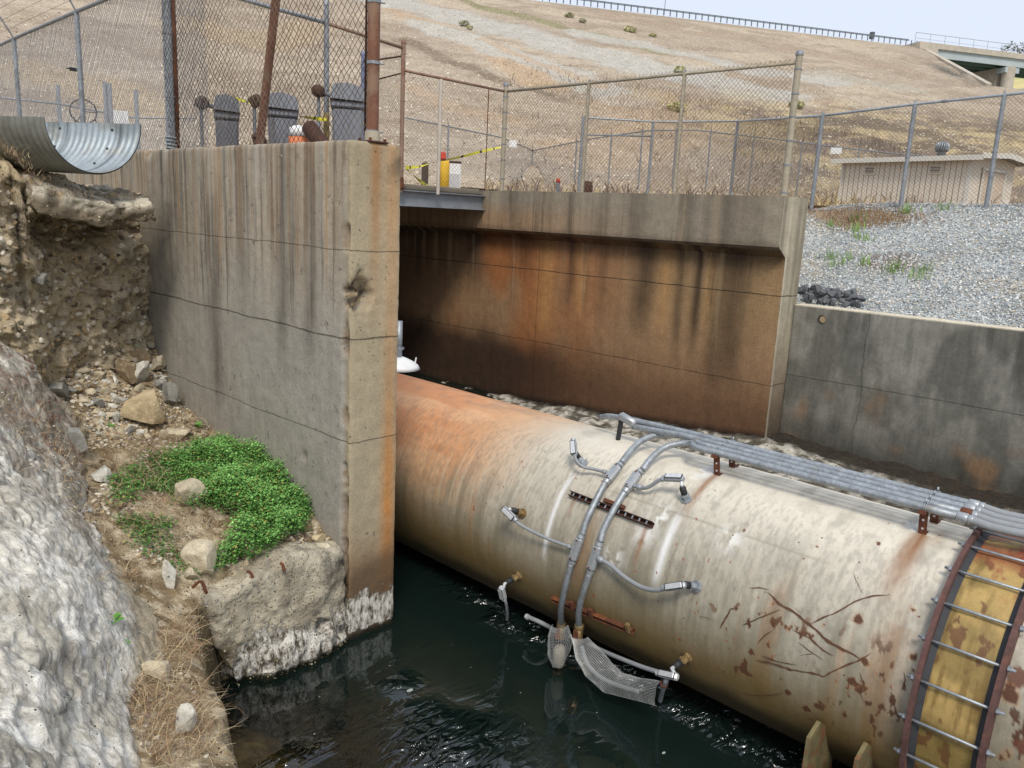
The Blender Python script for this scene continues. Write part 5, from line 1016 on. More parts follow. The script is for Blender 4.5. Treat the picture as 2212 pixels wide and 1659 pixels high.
# ---------------------------------------------------------------- chain link fences
def chain(name,p0,p1,H0,H1,par,m,s=.0707,r=.0021,seg=.3,jit=.004,seed=1,bulge=0):
    """diamond netting in the vertical plane p0->p1 ; p0,p1 bottoms ; H0,H1 heights"""
    p0=np.array(p0,float);p1=np.array(p1,float); L=np.hypot(*(p1-p0)[:2]); g=np.random.default_rng(seed); Vs=[];Fs=[];n=0
    d=(p1-p0)/L; side=np.array([d[1],-d[0],0]); side/=np.linalg.norm(side); Hm=max(H0,H1)
    for fam in (1,-1):
        for c in np.arange(-Hm if fam>0 else 0, L if fam>0 else L+Hm, s):
            # u = c + fam*v
            v0=0;v1=Hm
            if fam>0: v0=max(0,-c); v1=min(Hm,L-c)
            else: v0=max(0,c-L); v1=min(Hm,c)
            if v1-v0<.02: continue
            k=max(2,int((v1-v0)*1.414/seg)+2); v=np.linspace(v0,v1,k); u=c+fam*v
            hh=H0+(H1-H0)*np.clip(u/L,0,1); keep=v<=hh+.03
            if keep.sum()<2: continue
            v=v[keep];u=u[keep];k=len(v)
            P=p0+d*u[:,None]+np.array([0,0,1])*v[:,None]+g.normal(0,jit,(k,1))*d+g.normal(0,jit,(k,1))*np.array([0,0,1])+side*(fam*r*.9+bulge*np.sin(np.clip(v/Hm,0,1)*np.pi)*np.sin(u*1.3)+g.normal(0,jit,(k,1)))[:,None] if False else None
            off=g.normal(0,jit,(k,3)); P=p0+d*u[:,None]; P[:,2]+=v; P+=off; P+=side*((fam*r*.9)+bulge*np.sin(v/Hm*np.pi)*np.sin(u*1.3+.5))[:,None]
            T=P[-1]-P[0]; T/=np.linalg.norm(T); b=np.cross(T,side)
            ring=[side*r,-side*r*.5+b*r*.87,-side*r*.5-b*r*.87]
            V=np.stack([P+q for q in ring],1).reshape(-1,3); i=np.arange(k-1)[:,None]*3; F=np.concatenate([np.stack([i[:,0]+a,i[:,0]+(a+1)%3,i[:,0]+3+(a+1)%3,i[:,0]+3+a],1) for a in range(3)])
            Vs.append(V);Fs.append(F+n);n+=len(V)
    return build(name,np.concatenate(Vs),np.concatenate(Fs),m,par)
def post(par,b,t,r,m,cap=True,name='post',straps=(),sm=None):
    b=np.array(b,float);t=np.array(t,float); d=(t-b)/np.linalg.norm(t-b); mb=MB().cyl(b,t,r,14); o=mb.out(name,m,par); auto_smooth(o)
    if cap: k=MB().lathe(t-d*.01,d,[(0,r*1.18),(.035,r*1.18),(.055,r*.9),(.068,r*.45),(.07,.002)],14).out('cap',sm or m,o); auto_smooth(k)
    L=np.linalg.norm(t-b)
    for s_ in straps:
        p=b+d*s_*L; MB().lathe(p-d*.011,d,[(0,r*1.10),(.022,r*1.10)],14).tube([p+[r*.9,-r*.3,0],p+[r*1.7,-r*.6,0]],.006,5).out('band',sm or m_galvd,o)
    return o
def rail(par,pts,r,m,name='top_rail'): return MB().tube(pts,r,10).out(name,m,par,True)
up=lambda P,h: np.array(P,float)+[0,0,h]
# (A) fence on the near pier wall
fA=thing('chain_link_fence','rusty chain link fence standing along the top of the near pier wall','fence',(3.63,6.6,.47))
def topA(y): return .475
pg=(3.63,8.38,.46); post(fA,pg,(3.66,8.42,3.2),.048,m_galvd,False,straps=(.06,.20,.33,.42,.55,.68),name='terminal_post',sm=m_galvd)
MB().tube([(3.675,8.335,.46),(3.705,8.375,3.2)],.020,10).out('tension_bar',m_rust,fA,True)
for k in range(4): MB().lathe((3.63,8.38,.50+k*.035),(.1,.05,1),[(0,.062),(.012,.062)],14).out('wire_tie',m_galv,fA)
b=onx(560,303,3.66); t=onx(595,0,3.66); t=b+(t-b)*2.4; post(fA,b-[0,0,.06],t,.036,m_rustb,False,'line_post')
b=np.array([3.64,4.985,.46]); post(fA,b,(3.64,4.97,3.1),.0445,m_rustb,False,'corner_post',straps=(.035,.215,.37),sm=m_galvd)
MB().lathe((3.64,4.985,.475),(0,0,1),[(0,.06),(.08,.055)],16).out('post_collar',m_tanpaint,fA); MB().box((3.64,4.985,.478),(.17,.17,.014),bev=.003).out('base_plate',m_rustd,fA)
for dx,dy in ((-.065,-.065),(.065,-.065),(-.065,.065)): MB().lathe((3.64+dx,4.985+dy,.485),(0,0,1),[(0,.011),(.02,.011)],6).out('anchor_bolt',m_rust,fA)
MB().tube([(3.60,5.02,.50),(3.60,5.01,3.1)],.008,8).out('tension_bar',m_rustd,fA,True)
chain('chain_link_mesh',(3.60,4.99,.47),(3.60,8.4,.47),2.5,2.5,fA,m_wire_br,s=.0707,r=.0025,seg=.10,jit=.0045,seed=3,bulge=.012)
# (B) tall galvanised fence running back on the left with barbed wire arms
fB=thing('chain_link_fence','grey chain link fence with angled barbed wire arms running back behind the flume','fence',(4.45,13,.4))
for (tx,ty,bx_,by_) in ((165,25,178,258),(30,83,45,258)):
    T=onz(tx,ty,2.6); B_=np.array([T[0],T[1],.3]); Bm=onx(bx_,by_,T[0]); post(fB,(T[0],T[1],.3),T,.036,m_galvd,False,straps=(.3,.6))
    MB().tube([T,T+[-.27,-.12,.38]],.013,8).out('barb_arm',m_galv,fB)
rl=[onz(225,0,2.6)*1.0,onz(165,25,2.6),onz(30,83,2.6),onz(0,97,2.6)]; rl=[np.array([4.40,9.2,2.6])]+rl+[np.array([4.6,22,2.6])]; rail(fB,rl,.026,m_galvd)
chain('chain_link_mesh',(4.42,9.2,.4),(4.56,21,.4),2.2,2.2,fB,m_wire,s=.0707,r=.0032,seg=.5,seed=4)
for k in range(3):
    o_=np.array([-.09,-.04,.127])*(k+1); MB().tube([q+o_ for q in rl],.0035,4).out('barbed_wire',m_galvd,fB)
MB().tube([(3.66,8.42,2.6),(4.0,8.8,2.6),(4.40,9.2,2.6)],.022,8).out('top_rail',m_galvd,fB)
p=onx(160,150,4.45); MB().box(p,(.12,.03,.05)).tube([p-[.1,0,0],p+[.12,0,.02]],.01,6).out('latch',m_black,fB)
# (1) fence on the far wall, with a return leg across the deck
f1=thing('chain_link_fence','tan weathered chain link fence on top of the far wall, turning across the deck','fence',(10.8,8,.44))
zb_,zt=.44,2.20
for px_,big_ in ((1271,0),(1473,0)):
    P=onx(px_-6,300,10.8); post(f1,(10.8,P[1],zb_),(10.8,P[1],zt-.01),.03,m_tanpaint,False,'line_post',sm=m_galv); MB().tube([(10.8,P[1],zt-.02),(10.8,P[1],zt+.05)],.018,8).out('loop_cap',m_galv,f1)
c1=np.array([10.8,10.76,zb_]); post(f1,c1,up(c1,1.86),.043,m_tanpaint,True,'corner_post',straps=(.12,.3,.45,.6,.75,.9),sm=m_galvd)
e1=np.array([10.8,5.22,zb_]); post(f1,e1,up(e1,1.86),.046,m_tanpaint,True,'end_post',straps=(.03,.23,.4,.57,.73,.90),sm=m_galvd)
rail(f1,[(10.8,10.76,zt),(10.8,5.22,zt)],.0235,m_tanpaint)
chain('chain_link_mesh',(10.78,10.7,zb_+.02),(10.78,5.28,zb_+.02),zt-zb_+.03,zt-zb_+.03,f1,m_wire_tan,r=.0028,seed=5)
m_tanr=mat('rust tinted post',tuple(hx('#8c7362')),.7,.1,var=[(9,.25,(1,1,.3)),(40,.2),(4,.6,None,tuple(hx('#7a5140')),.5)],bump=[(50,.001)]); c2=ony(868,300,10.95); c2=np.array([c2[0],10.95,.30]); post(f1,c2,(c2[0],c2[1],2.66),.036,m_tanr,True,'corner_post',straps=(.15,.4,.62,.8,.93),sm=m_tanr)
rail(f1,[(10.8,10.76,zt),(c2[0],10.90,zt+.03)],.0225,m_tanr)
P=ony(949,300,10.80); post(f1,(P[0],10.8,.30),(P[0],10.8,zt-.01),.031,mat('pale post',tuple(hx('#bdb3a8')),.6,var=[(8,.15)]),False,'line_post')
chain('chain_link_mesh',(c2[0]+.05,10.9,.42),(10.72,10.76,.42),1.8,1.8,f1,m_wire_tan,r=.0022,seed=6)
P=ony(1050,300,10.77); MB().tube([(P[0],10.75,.42),(P[0],10.75,2.2)],.009,6).out('rusty_tension_bar',m_rust,f1)
MB().lathe((c2[0],c2[1],.36),(0,0,1),[(0,.075),(.03,.075),(.035,.05),(.18,.045)],12).out('rusty_base',m_rust,f1)
# (1b) upper left fence crossing the deck behind the pier
fC=thing('chain_link_fence','chain link fence with a capped post crossing the deck behind the pier wall','fence',(7,10.8,.4))
R0=c2+[0,0,2.22]; R1=onz(705,50,2.65); R2=onz(530,0,2.65); R3=R2+(R2-R1)*.9; R0[2]=2.58
rail(fC,[R0,R1],.026,m_tanr); rail(fC,[R1,R2,R3],.028,m_galv)
o=post(fC,(R1[0],R1[1],1.38),(R1[0],R1[1],2.9),.038,m_galvd,True,'post',straps=(.5,.62)); MB().cyl((R1[0],R1[1],.36),(R1[0],R1[1],1.38),.044,14).out('post_sleeve',mat('yellow ochre sleeve',tuple(hx('#b09a68')),.7,var=[(8,.2)]),fC)
T=ony(785,118,12.2); post(fC,(T[0],12.2,.36),T,.04,mat('blue grey post',tuple(hx('#6f7691')),.6,var=[(8,.2)]),True,'gate_post')
chain('chain_link_mesh',(c2[0],c2[1]+.02,.40),(T[0],12.2,.40),2.15,2.1,fC,m_wire_tan,s=.06,r=.0022,seed=8)
rail(fC,[R0-[0,0,.12],(T[0],12.2,2.50)],.014,m_rustd,'brace_rail'); rail(fC,[(c2[0],c2[1],2.2),(T[0],12.2,2.15)],.012,m_rustd,'brace_rail')
chain('chain_link_mesh',(R1[0],R1[1],.40),(R3[0],R3[1],.40),2.22,2.22,fC,m_wire_br,r=.0018,seed=9)
# (D) galvanised fence on the gravel crest
fD=thing('chain_link_fence','galvanised chain link fence with a gate opening along the crest of the gravel','fence',(16.2,7,.5))
def topbot(t,b,H):
    a=ray(*t);c=ray(*b); a=a/np.hypot(*a[:2]); c=c/np.hypot(*c[:2]); d=H/(a[2]-c[2]); return c*d,a*d
dp=[]
for t_,b_ in (((1260,252),(1255,418)),((1411,263),(1401,420)),((1594,262),(1578,420)),((1777,250),(1759,462)),((1977,225),(1948,447)),((2170,205),(2132,443))):
    B_,T=topbot(t_,b_,1.82); T=np.array([T[0],T[1],T[2]]); B2_=np.array([T[0],T[1],B_[2]-.25]); dp.append(T); post(fD,B2_,T,.038,m_galvd,False,straps=(.35,.55,.72,.93))
    if len(dp)>2: MB().tube([T-[0,0,.01],T+[0,0,.07]],.02,8).out('loop_cap',m_galv,fD)
dp.append(dp[-1]+(dp[-1]-dp[-2])*1.6)
rail(fD,[dp[0]+[0,0,-.02]]+[q+[0,0,.0] for q in dp[1:]],.024,m_galv)
g1=topbot((1262,291),(1255,418),1.4)[1]; rail(fD,[dp[0]-[0,0,.42],dp[1]-[0,0,.36]],.022,m_galvd,'gate_rail')
P=dp[4]+(dp[5]-dp[4])*.34; MB().tube([P-(dp[5]-dp[4])*.03,P+(dp[5]-dp[4])*.03],.029,10).out('rail_sleeve',m_galvd,fD)
for a,b in zip(dp[1:-1],dp[2:]):
    chain('chain_link_mesh',(a[0],a[1],a[2]-1.75),(b[0],b[1],b[2]-1.75),1.77,1.77,fD,m_wire_tan,r=.0026,seed=int(a[0]*10))
# (E) far fence in the yard, and the pipe-rail fence at the left
def farfence(name,label,pts,H,r,mm,posts,arms=False):
    f=thing(name,label,'fence',pts[0]-[0,0,H]); rail(f,pts,r*.8,mm)
    for P in posts:
        MB().cyl(P-[0,0,H+.5],P+[0,0,.06],r,8).out('post',m_galvd,f)
        if arms: MB().tube([P,P+[-.18,-.12,.3]],.012,5).out('barb_arm',m_galvd,f)
    for a,b in zip(pts[:-1],pts[1:]): chain('chain_link_mesh',a-[0,0,H],b-[0,0,H],H,H,f,m_wire,s=.085,r=.002,seg=2,seed=int(abs(a[0]*7)))
    return f
E1=[onz(x,y,3.36) for x,y in ((875,254),(1084,297),(1151,325))]
farfence('chain_link_fence','distant chain link fence below the dam, left run sloping down to its corner',E1,1.8,.035,m_galvd,[onz(969,273,3.36),E1[2]],True)
E2=[onz(1153,325,3.36),onz(1276,300,3.36),onz(1400,282,3.36),onz(1504,281,3.36),onz(1696,303,3.36),onz(1792,316,3.36),onz(1955,334,3.36),onz(2192,351,3.36),onz(2300,358,3.36)]
def onE(x):
    for (a,b) in zip(((1153,325),(1276,300),(1400,282),(1504,281),(1696,303),(1792,316)),((1276,300),(1400,282),(1504,281),(1696,303),(1792,316),(1955,334))):
        if a[0]<=x<=b[0]: t=(x-a[0])/(b[0]-a[0]); return onz(x,a[1]+(b[1]-a[1])*t,3.36)
farfence('chain_link_fence','distant chain link fence at the foot of the dam, right run passing behind the shed',E2,1.8,.032,m_galvd,[onE(x) for x in (1246,1321,1388,1462,1536,1629,1733,1856)],True)
E3=[onz(-40,206,3.3),onz(130,225,3.3),onz(225,243,3.3),onz(290,255,3.3),onz(420,255,3.3)]
f=farfence('chain_link_fence','low grey rail fence far behind the flume at the left edge',E3,1.6,.045,m_galv,[])
for x,yt,yb in ((124,183,300),(226,176,300),(236,180,300),(293,194,300)):
    T=atr(x,yt,np.hypot(*onz(x,230,3.3)[:2])); MB().cyl((T[0],T[1],.9),T,.075,10).out('post',m_galv,f)
# signs on the far fences
for q,w_,h_,lab in (((1108,311),16,14,'small blank white sign on the far fence near its corner post'),((1806,326),20,12,'small white sign on the far fence left of the shed'),((258,255),30,26,'white panel hanging on the low rail fence behind the flume')):
    P=onz(q[0],q[1],3.2 if q[0]>500 else 3.1); P=P*.99; d=np.hypot(*P[:2]); a=math.atan2(P[0],P[1]); R=rotm((0,0,1),-a); tag(MB().box(P,(w_/FPX*d,.02,h_/FPX*d),R,bev=.01).out('sign_panel',m_white),lab,'sign')
# ---------------------------------------------------------------- yard items
def atd(x,y,d): return atr(x,y,d)
P=ony(886,400,13.0); Pz=lambda x,yt,d: atr(x,yt,d)
def vbox(x0,x1,yt,d,zb,dep,m,bev=.02):
    a=atr(x0,yt,d); b=atr(x1,yt,d); c=(a+b)/2; w_=np.linalg.norm((b-a)[:2]); az=math.atan2(c[0],c[1]); R=rotm((0,0,1),-az)
    return np.array([c[0],c[1],(c[2]+zb)/2]),(w_,dep,c[2]-zb),R
c,d_,R=vbox(911,926,352,17,.3,.2,None); tag(MB().box(c,d_,R,bev=.02).out('timber_post',mat('dark timber',tuple(hx('#4a4038')),.9,var=[(10,.3,(1,1,.2))])),'short dark timber post beyond the deck','post')
bo=thing('bollard','yellow steel bollard beyond the deck','bollard',(0,0,0)); T=atr(961,347,17); bo.location=(T[0],T[1],.3); MB().lathe((T[0],T[1],.3),(0,0,1),[(0,.10),(T[2]-.34,.10),(T[2]-.30,.085),(T[2]-.29,.02)],16).out('body',m_yel,bo,True)
vh=atr(957,336,17.4); t=thing('gate_valve','rusty red valve just behind the yellow bollard','valve',(vh[0],vh[1],.4)); MB().lathe((vh[0],vh[1],.4),(0,0,1),[(0,.04),(vh[2]-.5,.04),(vh[2]-.46,.075),(vh[2]-.34,.06),(vh[2]-.32,.01)],12).out('stem',m_red,t)
c,d_,R=vbox(968,996,353,18,.3,.45,None); cb=thing('utility_cabinet','white utility cabinet beside the yellow bollard','cabinet',(c[0],c[1],.3)); MB().box(c,d_,R,bev=.02).out('body',m_white,cb); MB().box(c+R@np.array([0,-.235,.0]),(d_[0]*.86,.012,d_[2]*.4),R,bev=.004).out('door',m_castw,cb); MB().box(c+[0,0,d_[2]/2+.02],(d_[0]*1.05,.5,.03),R,bev=.01).out('lid',m_rustd,cb)
# caution tape
def tape(pts,lab,w_=.052,dark=True):
    P=smooth_path(pts,10); n=len(P); d=np.gradient(P,axis=0); tw=np.linspace(0,7,n); V=[];
    for i in range(n): 
        o_=np.array([0,0,1])*math.cos(tw[i]*.6)*w_/2+np.array([.3,.9,0])*math.sin(tw[i]*.6)*w_/2; V+= [P[i]-o_,P[i]+o_]
    F=[[2*i,2*i+1,2*i+3,2*i+2] for i in range(n-1)]
    o=build('caution_tape',np.array(V),F,[m_tape,m_black],None); 
    o.data.polygons.foreach_set('material_index',np.array([1 if (i%7 in (3,) and dark) else 0 for i in range(n-1)],np.int32)); tag(o,lab,'caution tape')
tape([ony(876,362,11.1),ony(905,360,11.1),ony(937,351,11.3),ony(990,340,11.6),ony(1046,326,11.8),ony(1082,318,12)],'yellow caution tape rising across the far fence from the rusty post')
tape([ony(876,362,11.1),ony(893,378,11.2),ony(910,393,11.3),ony(930,404,11.4)],'yellow caution tape sagging down to the deck from the rusty post')
tape([atr(468,300,12.4),atr(468,260,12.4),atr(470,222,12.5),atr(500,212,12.7),atr(540,222,12.9)],'yellow caution tape wrapped over the leftmost grey unit')
tape([atr(600,240,12.5),atr(640,250,12.4),atr(690,257,12.3),atr(705,258,12.2)],'yellow caution tape strung between the middle grey unit and the capped post')
tape([atr(775,265,12.6),atr(790,268,12.6),atr(805,280,12.5),atr(806,300,12.5)],'short yellow caution tape end hanging beside the rightmost grey unit')
# grey lidded equipment units over the gate valve actuators
m_unit=mat('dark grey unit plastic',tuple(hx('#787c84')),.55,var=[(6,.12)]); m_unit2=mat('grey unit lid',tuple(hx('#7d8188')),.5,var=[(6,.12)])
m_sack=mat('brown wrapped cloth',tuple(hx('#4d3a2e')),.9,var=[(14,.3)],bump=[(30,.01)])
for x0,x1,yt,yr,lab in ((464,514,214,243,'leftmost grey lidded unit behind the near fence'),(577,641,210,238,'middle grey lidded unit behind the near fence'),(716,785,190,220,'rightmost and tallest grey lidded unit behind the near fence')):
    dd=12.6; a=atr(x0-3,yr,dd); b=atr(x1+4,yr,dd); c=(a+b)/2; w_=np.linalg.norm((b-a)[:2]); zt_=atr((x0+x1)/2,yt,dd)[2]; zr=c[2]; az=math.atan2(c[0],c[1]); R=rotm((0,0,1),-az)
    t=thing('grey_unit',lab,'bin',(c[0],c[1],.36)); MB().box((c[0],c[1],(.36+zr-.12)/2),(w_*.80,.5,zr-.12-.36),R,bev=.03,taper=1.1).out('body',m_unit,t)
    MB().box((c[0],c[1],zr-.07),(w_*.95,.6,.09),R,bev=.02).out('rim',m_unit,t)
    pr=[R@np.array([-w_/2,-.34,zr+.0])+[c[0],c[1],0],R@np.array([w_/2,-.34,zr-.02])+[c[0],c[1],0],R@np.array([w_*.44,-.34,zt_-.03])+[c[0],c[1],0],R@np.array([0,-.34,zt_+.03])+[c[0],c[1],0],R@np.array([-w_*.40,-.34,zt_])+[c[0],c[1],0]]
    MB().prism(pr,R@np.array([0,.68,0])).out('lid',m_unit2,t)
    # wrapped actuator at its left shoulder
    s_=atr(x0-(30 if x0<500 else 28),(yt+8 if x0<700 else 198),dd-.1); V,F=rockshape(3,int(x0),8,(.6,.9),.25); V=V*[.11,.10,.10]
    o=build('wrapped_handwheel',V+s_,F,m_sack,None,True); tag(o,{464:'brown cloth wrapped bundle beside the leftmost grey unit',577:'brown cloth wrapped bundle beside the middle grey unit',716:'brown rusty handwheel bundle left of the tallest grey unit'}[x0],'valve bundle')
    MB().tube([s_,(s_[0],s_[1],.4)],.025,8).out('stem',m_galvd,o); MB().tube([s_,c+[0,0,.02]],.03,8).out('arm',m_unit,o)
c=atr(648,296,12.0); t=thing('traffic_drum','white and orange striped plastic drum behind the near fence','traffic drum',(c[0],c[1],.36)); MB().lathe((c[0],c[1],.36),(0,0,1),[(0,.17),(c[2]-.36+.0,.155)],18).out('lower_band',m_orange,t,True); MB().lathe((c[0],c[1],c[2]),(0,0,1),[(0,.157),(.12,.14),(.15,.08)],18).out('upper_band',m_white,t,True)
a=atr(668,275,11.8); b=atr(690,305,11.6); t=MB().cyl(a,b+(b-a)*.6,.11,16).out('rusted_pipe',m_rustd); tag(t,'short dark rusted pipe end leaning between the middle and right grey units','pipe')
a=atr(556,290,11.8); t=MB().cyl(a,a+[.15,.05,-.3],.09,14).out('rusted_pipe',m_rustd); tag(t,'dark rusted pipe stub at the foot of the leaning brown post','pipe')
# handwheel behind the flume
c=atr(180,241,15.6); az=math.atan2(c[0],c[1]); U_=np.array([math.cos(az),-math.sin(az),0]); R_=np.array([0,0,1.]); th=np.linspace(0,2*math.pi,28); hw=thing('valve_handwheel','large thin dark handwheel seen behind the flume','handwheel',c-[0,0,.8])
MB().tube([c+U_*.2*math.cos(a)+R_*.19*math.sin(a) for a in th],.012,6,False).out('rim',m_black,hw,True); 
for a in (0,2.1,4.2): MB().tube([c,c+U_*.2*math.cos(a)+R_*.19*math.sin(a)],.008,5).out('spoke',m_rustd,hw)
MB().tube([c-[0,0,.8],c],.02,6).out('stem',m_rustd,hw); MB().tube([c+U_*.15-R_*.1,c+U_*.42-R_*.45],.01,5).tube([c-U_*.15-R_*.1,c-U_*.0-R_*.55],.01,5).out('brace',m_rustd,hw)
# small red capped hydrant-like marker, rusty stump
c=atr(1206,391,15); t=thing('marker_post','short marker post with a red cap beyond the far wall','marker',(c[0],c[1],.4)); V,F=rockshape(2,3,5); build('red_cap',V*[.05,.05,.06]+c,F,m_red,t,True); MB().cyl((c[0],c[1],.4),c-[0,0,.03],.035,10).out('stem',m_galvd,t)
c=atr(1268,408,15.5); t=MB().lathe((c[0],c[1],.35),(0,0,1),[(0,.10),(c[2]-.3,.11),(c[2]-.22,.09),(c[2]-.20,.02)],12).out('rusty_stump',m_rustd); tag(t,'dark rusty stump just beyond the far wall beside the gate post','stump')
# ---------------------------------------------------------------- gravel lot at right
def zlot(P):
    P=np.atleast_2d(P); x,y=P[:,0],P[:,1]; s_=-1.13+1.68*np.clip((x-11.56)/4.6,0,1)**.95; s_=s_+.12*np.clip((5.5-y)/5,-.2,1)*np.clip((x-13)/3,0,1)
    fl_=.36+0*x; k=sst(5.0,6.4,y-.25*(x-11.4)); z=s_*(1-k)+fl_*k; Q=np.stack([x,y,x*0],1)
    z=z+.05*np.clip(x-16.2,0,2)*0; return z+(fbm(Q,1.2,4,701)-.5)*.10+(fbm(Q,6,3,702)-.5)*.05
U,W=np.meshgrid(np.linspace(-4,18.5,480),np.linspace(11.37,18.6,170),indexing='ij'); P=np.stack([W.ravel(),U.ravel(),np.zeros(U.size)],1); P[:,2]=zlot(P); P[:,2]=np.minimum(P[:,2],np.where(P[:,0]<11.57,-1.12,9)*np.where(P[:,1]<5.1,1,0)+np.where(P[:,1]<5.1,0,9)*np.where(P[:,0]<11.57,1,0)+np.where(P[:,0]>=11.57,9,0)) 
c=mix(hx('#a9adad'),hx('#8f9392'),sst(.4,.6,fbm(P,2,4,703))); c=mix(c,hx('#a89a84'),sst(.55,.68,fbm(P,1.1,4,704))*.6); veg=np.exp(-(((P[:,0]-15.3)/.7)**2+((P[:,1]-6.0)/1.3)**2)); c=mix(c,hx('#76603f'),sst(.25,.6,veg+.4*(fbm(P,3,4,705)-.5))*.9)
c=mix(c,hx('#a08e72'),sst(5.8,7.0,P[:,1])); patch=np.exp(-(((P[:,0]-13.4)/.4)**2+((P[:,1]-4.55)/.5)**2)); c=mix(c,hx('#6f5747'),sst(.3,.6,patch+.4*(fbm(P,4,4,706)-.5))*.7)
m_grav=mat('crushed blue grey gravel',vcol=True,rough=.95,var=[(20,.2),(60,.3)],specks=[(34,.4,(.52,.54,.55),.45,.010),(50,.35,(.27,.28,.28),.4,.008),(44,.15,(.09,.09,.09),.3,-.008)],bump=[(40,.02)],spec=.15)
tag(build('gravel_ground',P,gridf(480,170,True),m_grav,None,True,c),kind='structure')
g=np.random.default_rng(71); A=np.stack([g.uniform(11.6,16.7,42000),g.uniform(-.5,7.4,42000),np.zeros(42000)],1); A=A[(A[:,1]<5.0)|(A[:,0]>11.42)]; A[:,2]=zlot(A)+.008
pal2=np.array([hx('#cfd2d2'),hx('#b3b8ba'),hx('#989da0'),hx('#dcdad4'),hx('#80858a'),hx('#bdb3a3'),hx('#a9afb1')]); A=A[(A[:,1]<5.05)|(A[:,0]>11.42)]; vg=np.exp(-(((A[:,0]-15.3)/.7)**2+((A[:,1]-6.0)/1.3)**2)); A=A[vg<.45+.3*g.random(len(A))]
tag(scatter_stones('gravel',A,.016,.046,m_peb,72,cols=pal2[g.integers(0,7,len(A))],flat=.8,sub=1),'loose crushed grey gravel covering the slope behind the low wall','gravel')
# riprap
k=0; g=np.random.default_rng(73)
for i in range(26):
    px_=1738+ (i%9)*15+g.uniform(-4,4); row=i//9; py_=[650,636,628][row]+g.uniform(-3,3)+(px_-1738)*.13
    P=onx(px_,py_-6,11.72+row*.14); sz=g.uniform(.17,.27); o=stone(P-[0,0,.02],(sz,sz*.8,sz*.75),800+i,sm['dark'],g.uniform(0,3),'riprap_stone',3,9,.3,0,(.3,.7)); tag(o,'dark angular riprap stone heaped behind the left end of the low wall','stone','dark riprap stones')
# weeds on the lot
g=np.random.default_rng(74)
B=np.stack([15.3+g.normal(0,.32,900),6.0+g.normal(0,.9,900),np.zeros(900)],1); B[:,2]=zlot(B); stems('dry_weeds',B,.16,.7,.004,strawcols(900,75)*[.8,.65,.6],76,'brown dead weeds along the gravel crest in front of the shed',.6,5)
C=[];
for (wx,wy,n_) in ((1790,490,26),(1850,500,30),(1855,515,20),(1790,560,25),(1805,575,18),(1865,575,25),(1925,590,30),(1990,590,30),(1985,605,18),(1935,580,14),(1850,475,20),(1870,520,16),(1960,460,40),(2040,455,25),(1890,445,20),(1835,565,10)):
    r_=ray(wx,wy); r_/=np.hypot(*r_[:2]); t=np.arange(12.3,17,.03); Q=t[:,None]*r_; k_=np.argmax(Q[:,2]<zlot(Q)); 
    if k_<6: continue
    Q=Q[k_]; C.append(Q+np.concatenate([g.normal(0,.07,(n_,2)),np.abs(g.normal(0,.05,(n_,1)))],1))
C=np.concatenate(C); C[:,2]=zlot(C); stems('green_weeds',C,.20,.35,.008,np.tile(hx('#7f9a58'),(len(C),1))*g.uniform(.7,1.2,(len(C),1)),77,'small pale green weeds dotted over the gravel slope',.3,4,cat='weeds')
# ---------------------------------------------------------------- dam face and the land behind
def pq(x,y): return .856*x-.517*y,.517*x+.856*y
def zland(x,y):
    p,q=pq(x,y); z=.5+.025*np.clip(q-14,0,24)+0*x; f=1.1+(q-38)*.4; z=np.maximum(z,f*(q>36)) ; z=np.where((q>34)&(q<42),.5+.6+.2*((q-34)/8)**2*4*.8+ (q-34)*.0,z) if False else z
    z=np.minimum(z,25.1); z=np.where(q>106,25.1-(q-106)*.3,z)
    edge=sst(0,.8,p-(72.9+(q-75.7)*(9.3/21.6))) ; z=np.where(q>70,z*(1-edge)+np.minimum(z,16.2)*edge,z); return z
ps=np.arange(-70,125,.42); qs=np.concatenate([np.arange(2,60,.26),np.arange(60,125,.34)])
A,B=np.meshgrid(ps,qs,indexing='ij'); X=.856*A+.517*B; Y=-.517*A+.856*B; X=X.ravel();Y=Y.ravel(); A=A.ravel();B=B.ravel()
Z=zland(X,Y); Q=np.stack([A,B,A*0],1); face=sst(36,40,B)
Z=Z+(fbm(Q,.25,4,711)-.5)*1.0*face*sst(98,92,B)+(fbm(Q,1.3,4,712)-.5)*.22*face*sst(98,94,B)+(fbm(Q,.6,4,713)-.5)*.18*(1-face)*sst(14,20,B)
near=sst(18,30,B)*sst(60,44,B); Z=Z+(fbm(Q,.35,4,714)-.45)*1.1*near*sst(20,36,A)
brn=hx('#a08a70'); tan=hx('#bfa276'); grn=hx('#8f8a5c'); gry=hx('#b8b4ab'); drk=hx('#7c6a56'); org=hx('#c2a079'); prp=hx('#8b7a6e')
c=mix(hx('#ae9c87'),hx('#bba991'),sst(.38,.62,fbm(Q,(.09,.22,1),5,721)))
c=mix(c,hx('#9a8670'),sst(.46,.62,fbm(Q,(.25,.7,1),5,722))*.6)
def band(pts,w_,cc,a,sd,sc=(.12,.5,1)):
    global c
    W_=np.array([pqf(p) for p in pts]); d=np.full(len(A),1e9)
    for (p0,p1) in zip(W_[:-1],W_[1:]):
        e=p1-p0; t=np.clip(((A-p0[0])*e[0]+(B-p0[1])*e[1])/(e@e),0,1); d=np.minimum(d,np.hypot(A-p0[0]-e[0]*t,B-p0[1]-e[1]*t))
    k=np.exp(-(d/w_)**2); c=mix(c,cc,np.clip(sst(.3,.62,k*.75+.55*(fbm(Q,sc,5,sd)-.35))*a,0,1)*face)
def pqf(p):
    r=ray(*p); t=(1.1-38*.4)/(r[2]-.4*(.517*r[0]+.856*r[1])); P=r*t; return np.array(pq(P[0],P[1]))
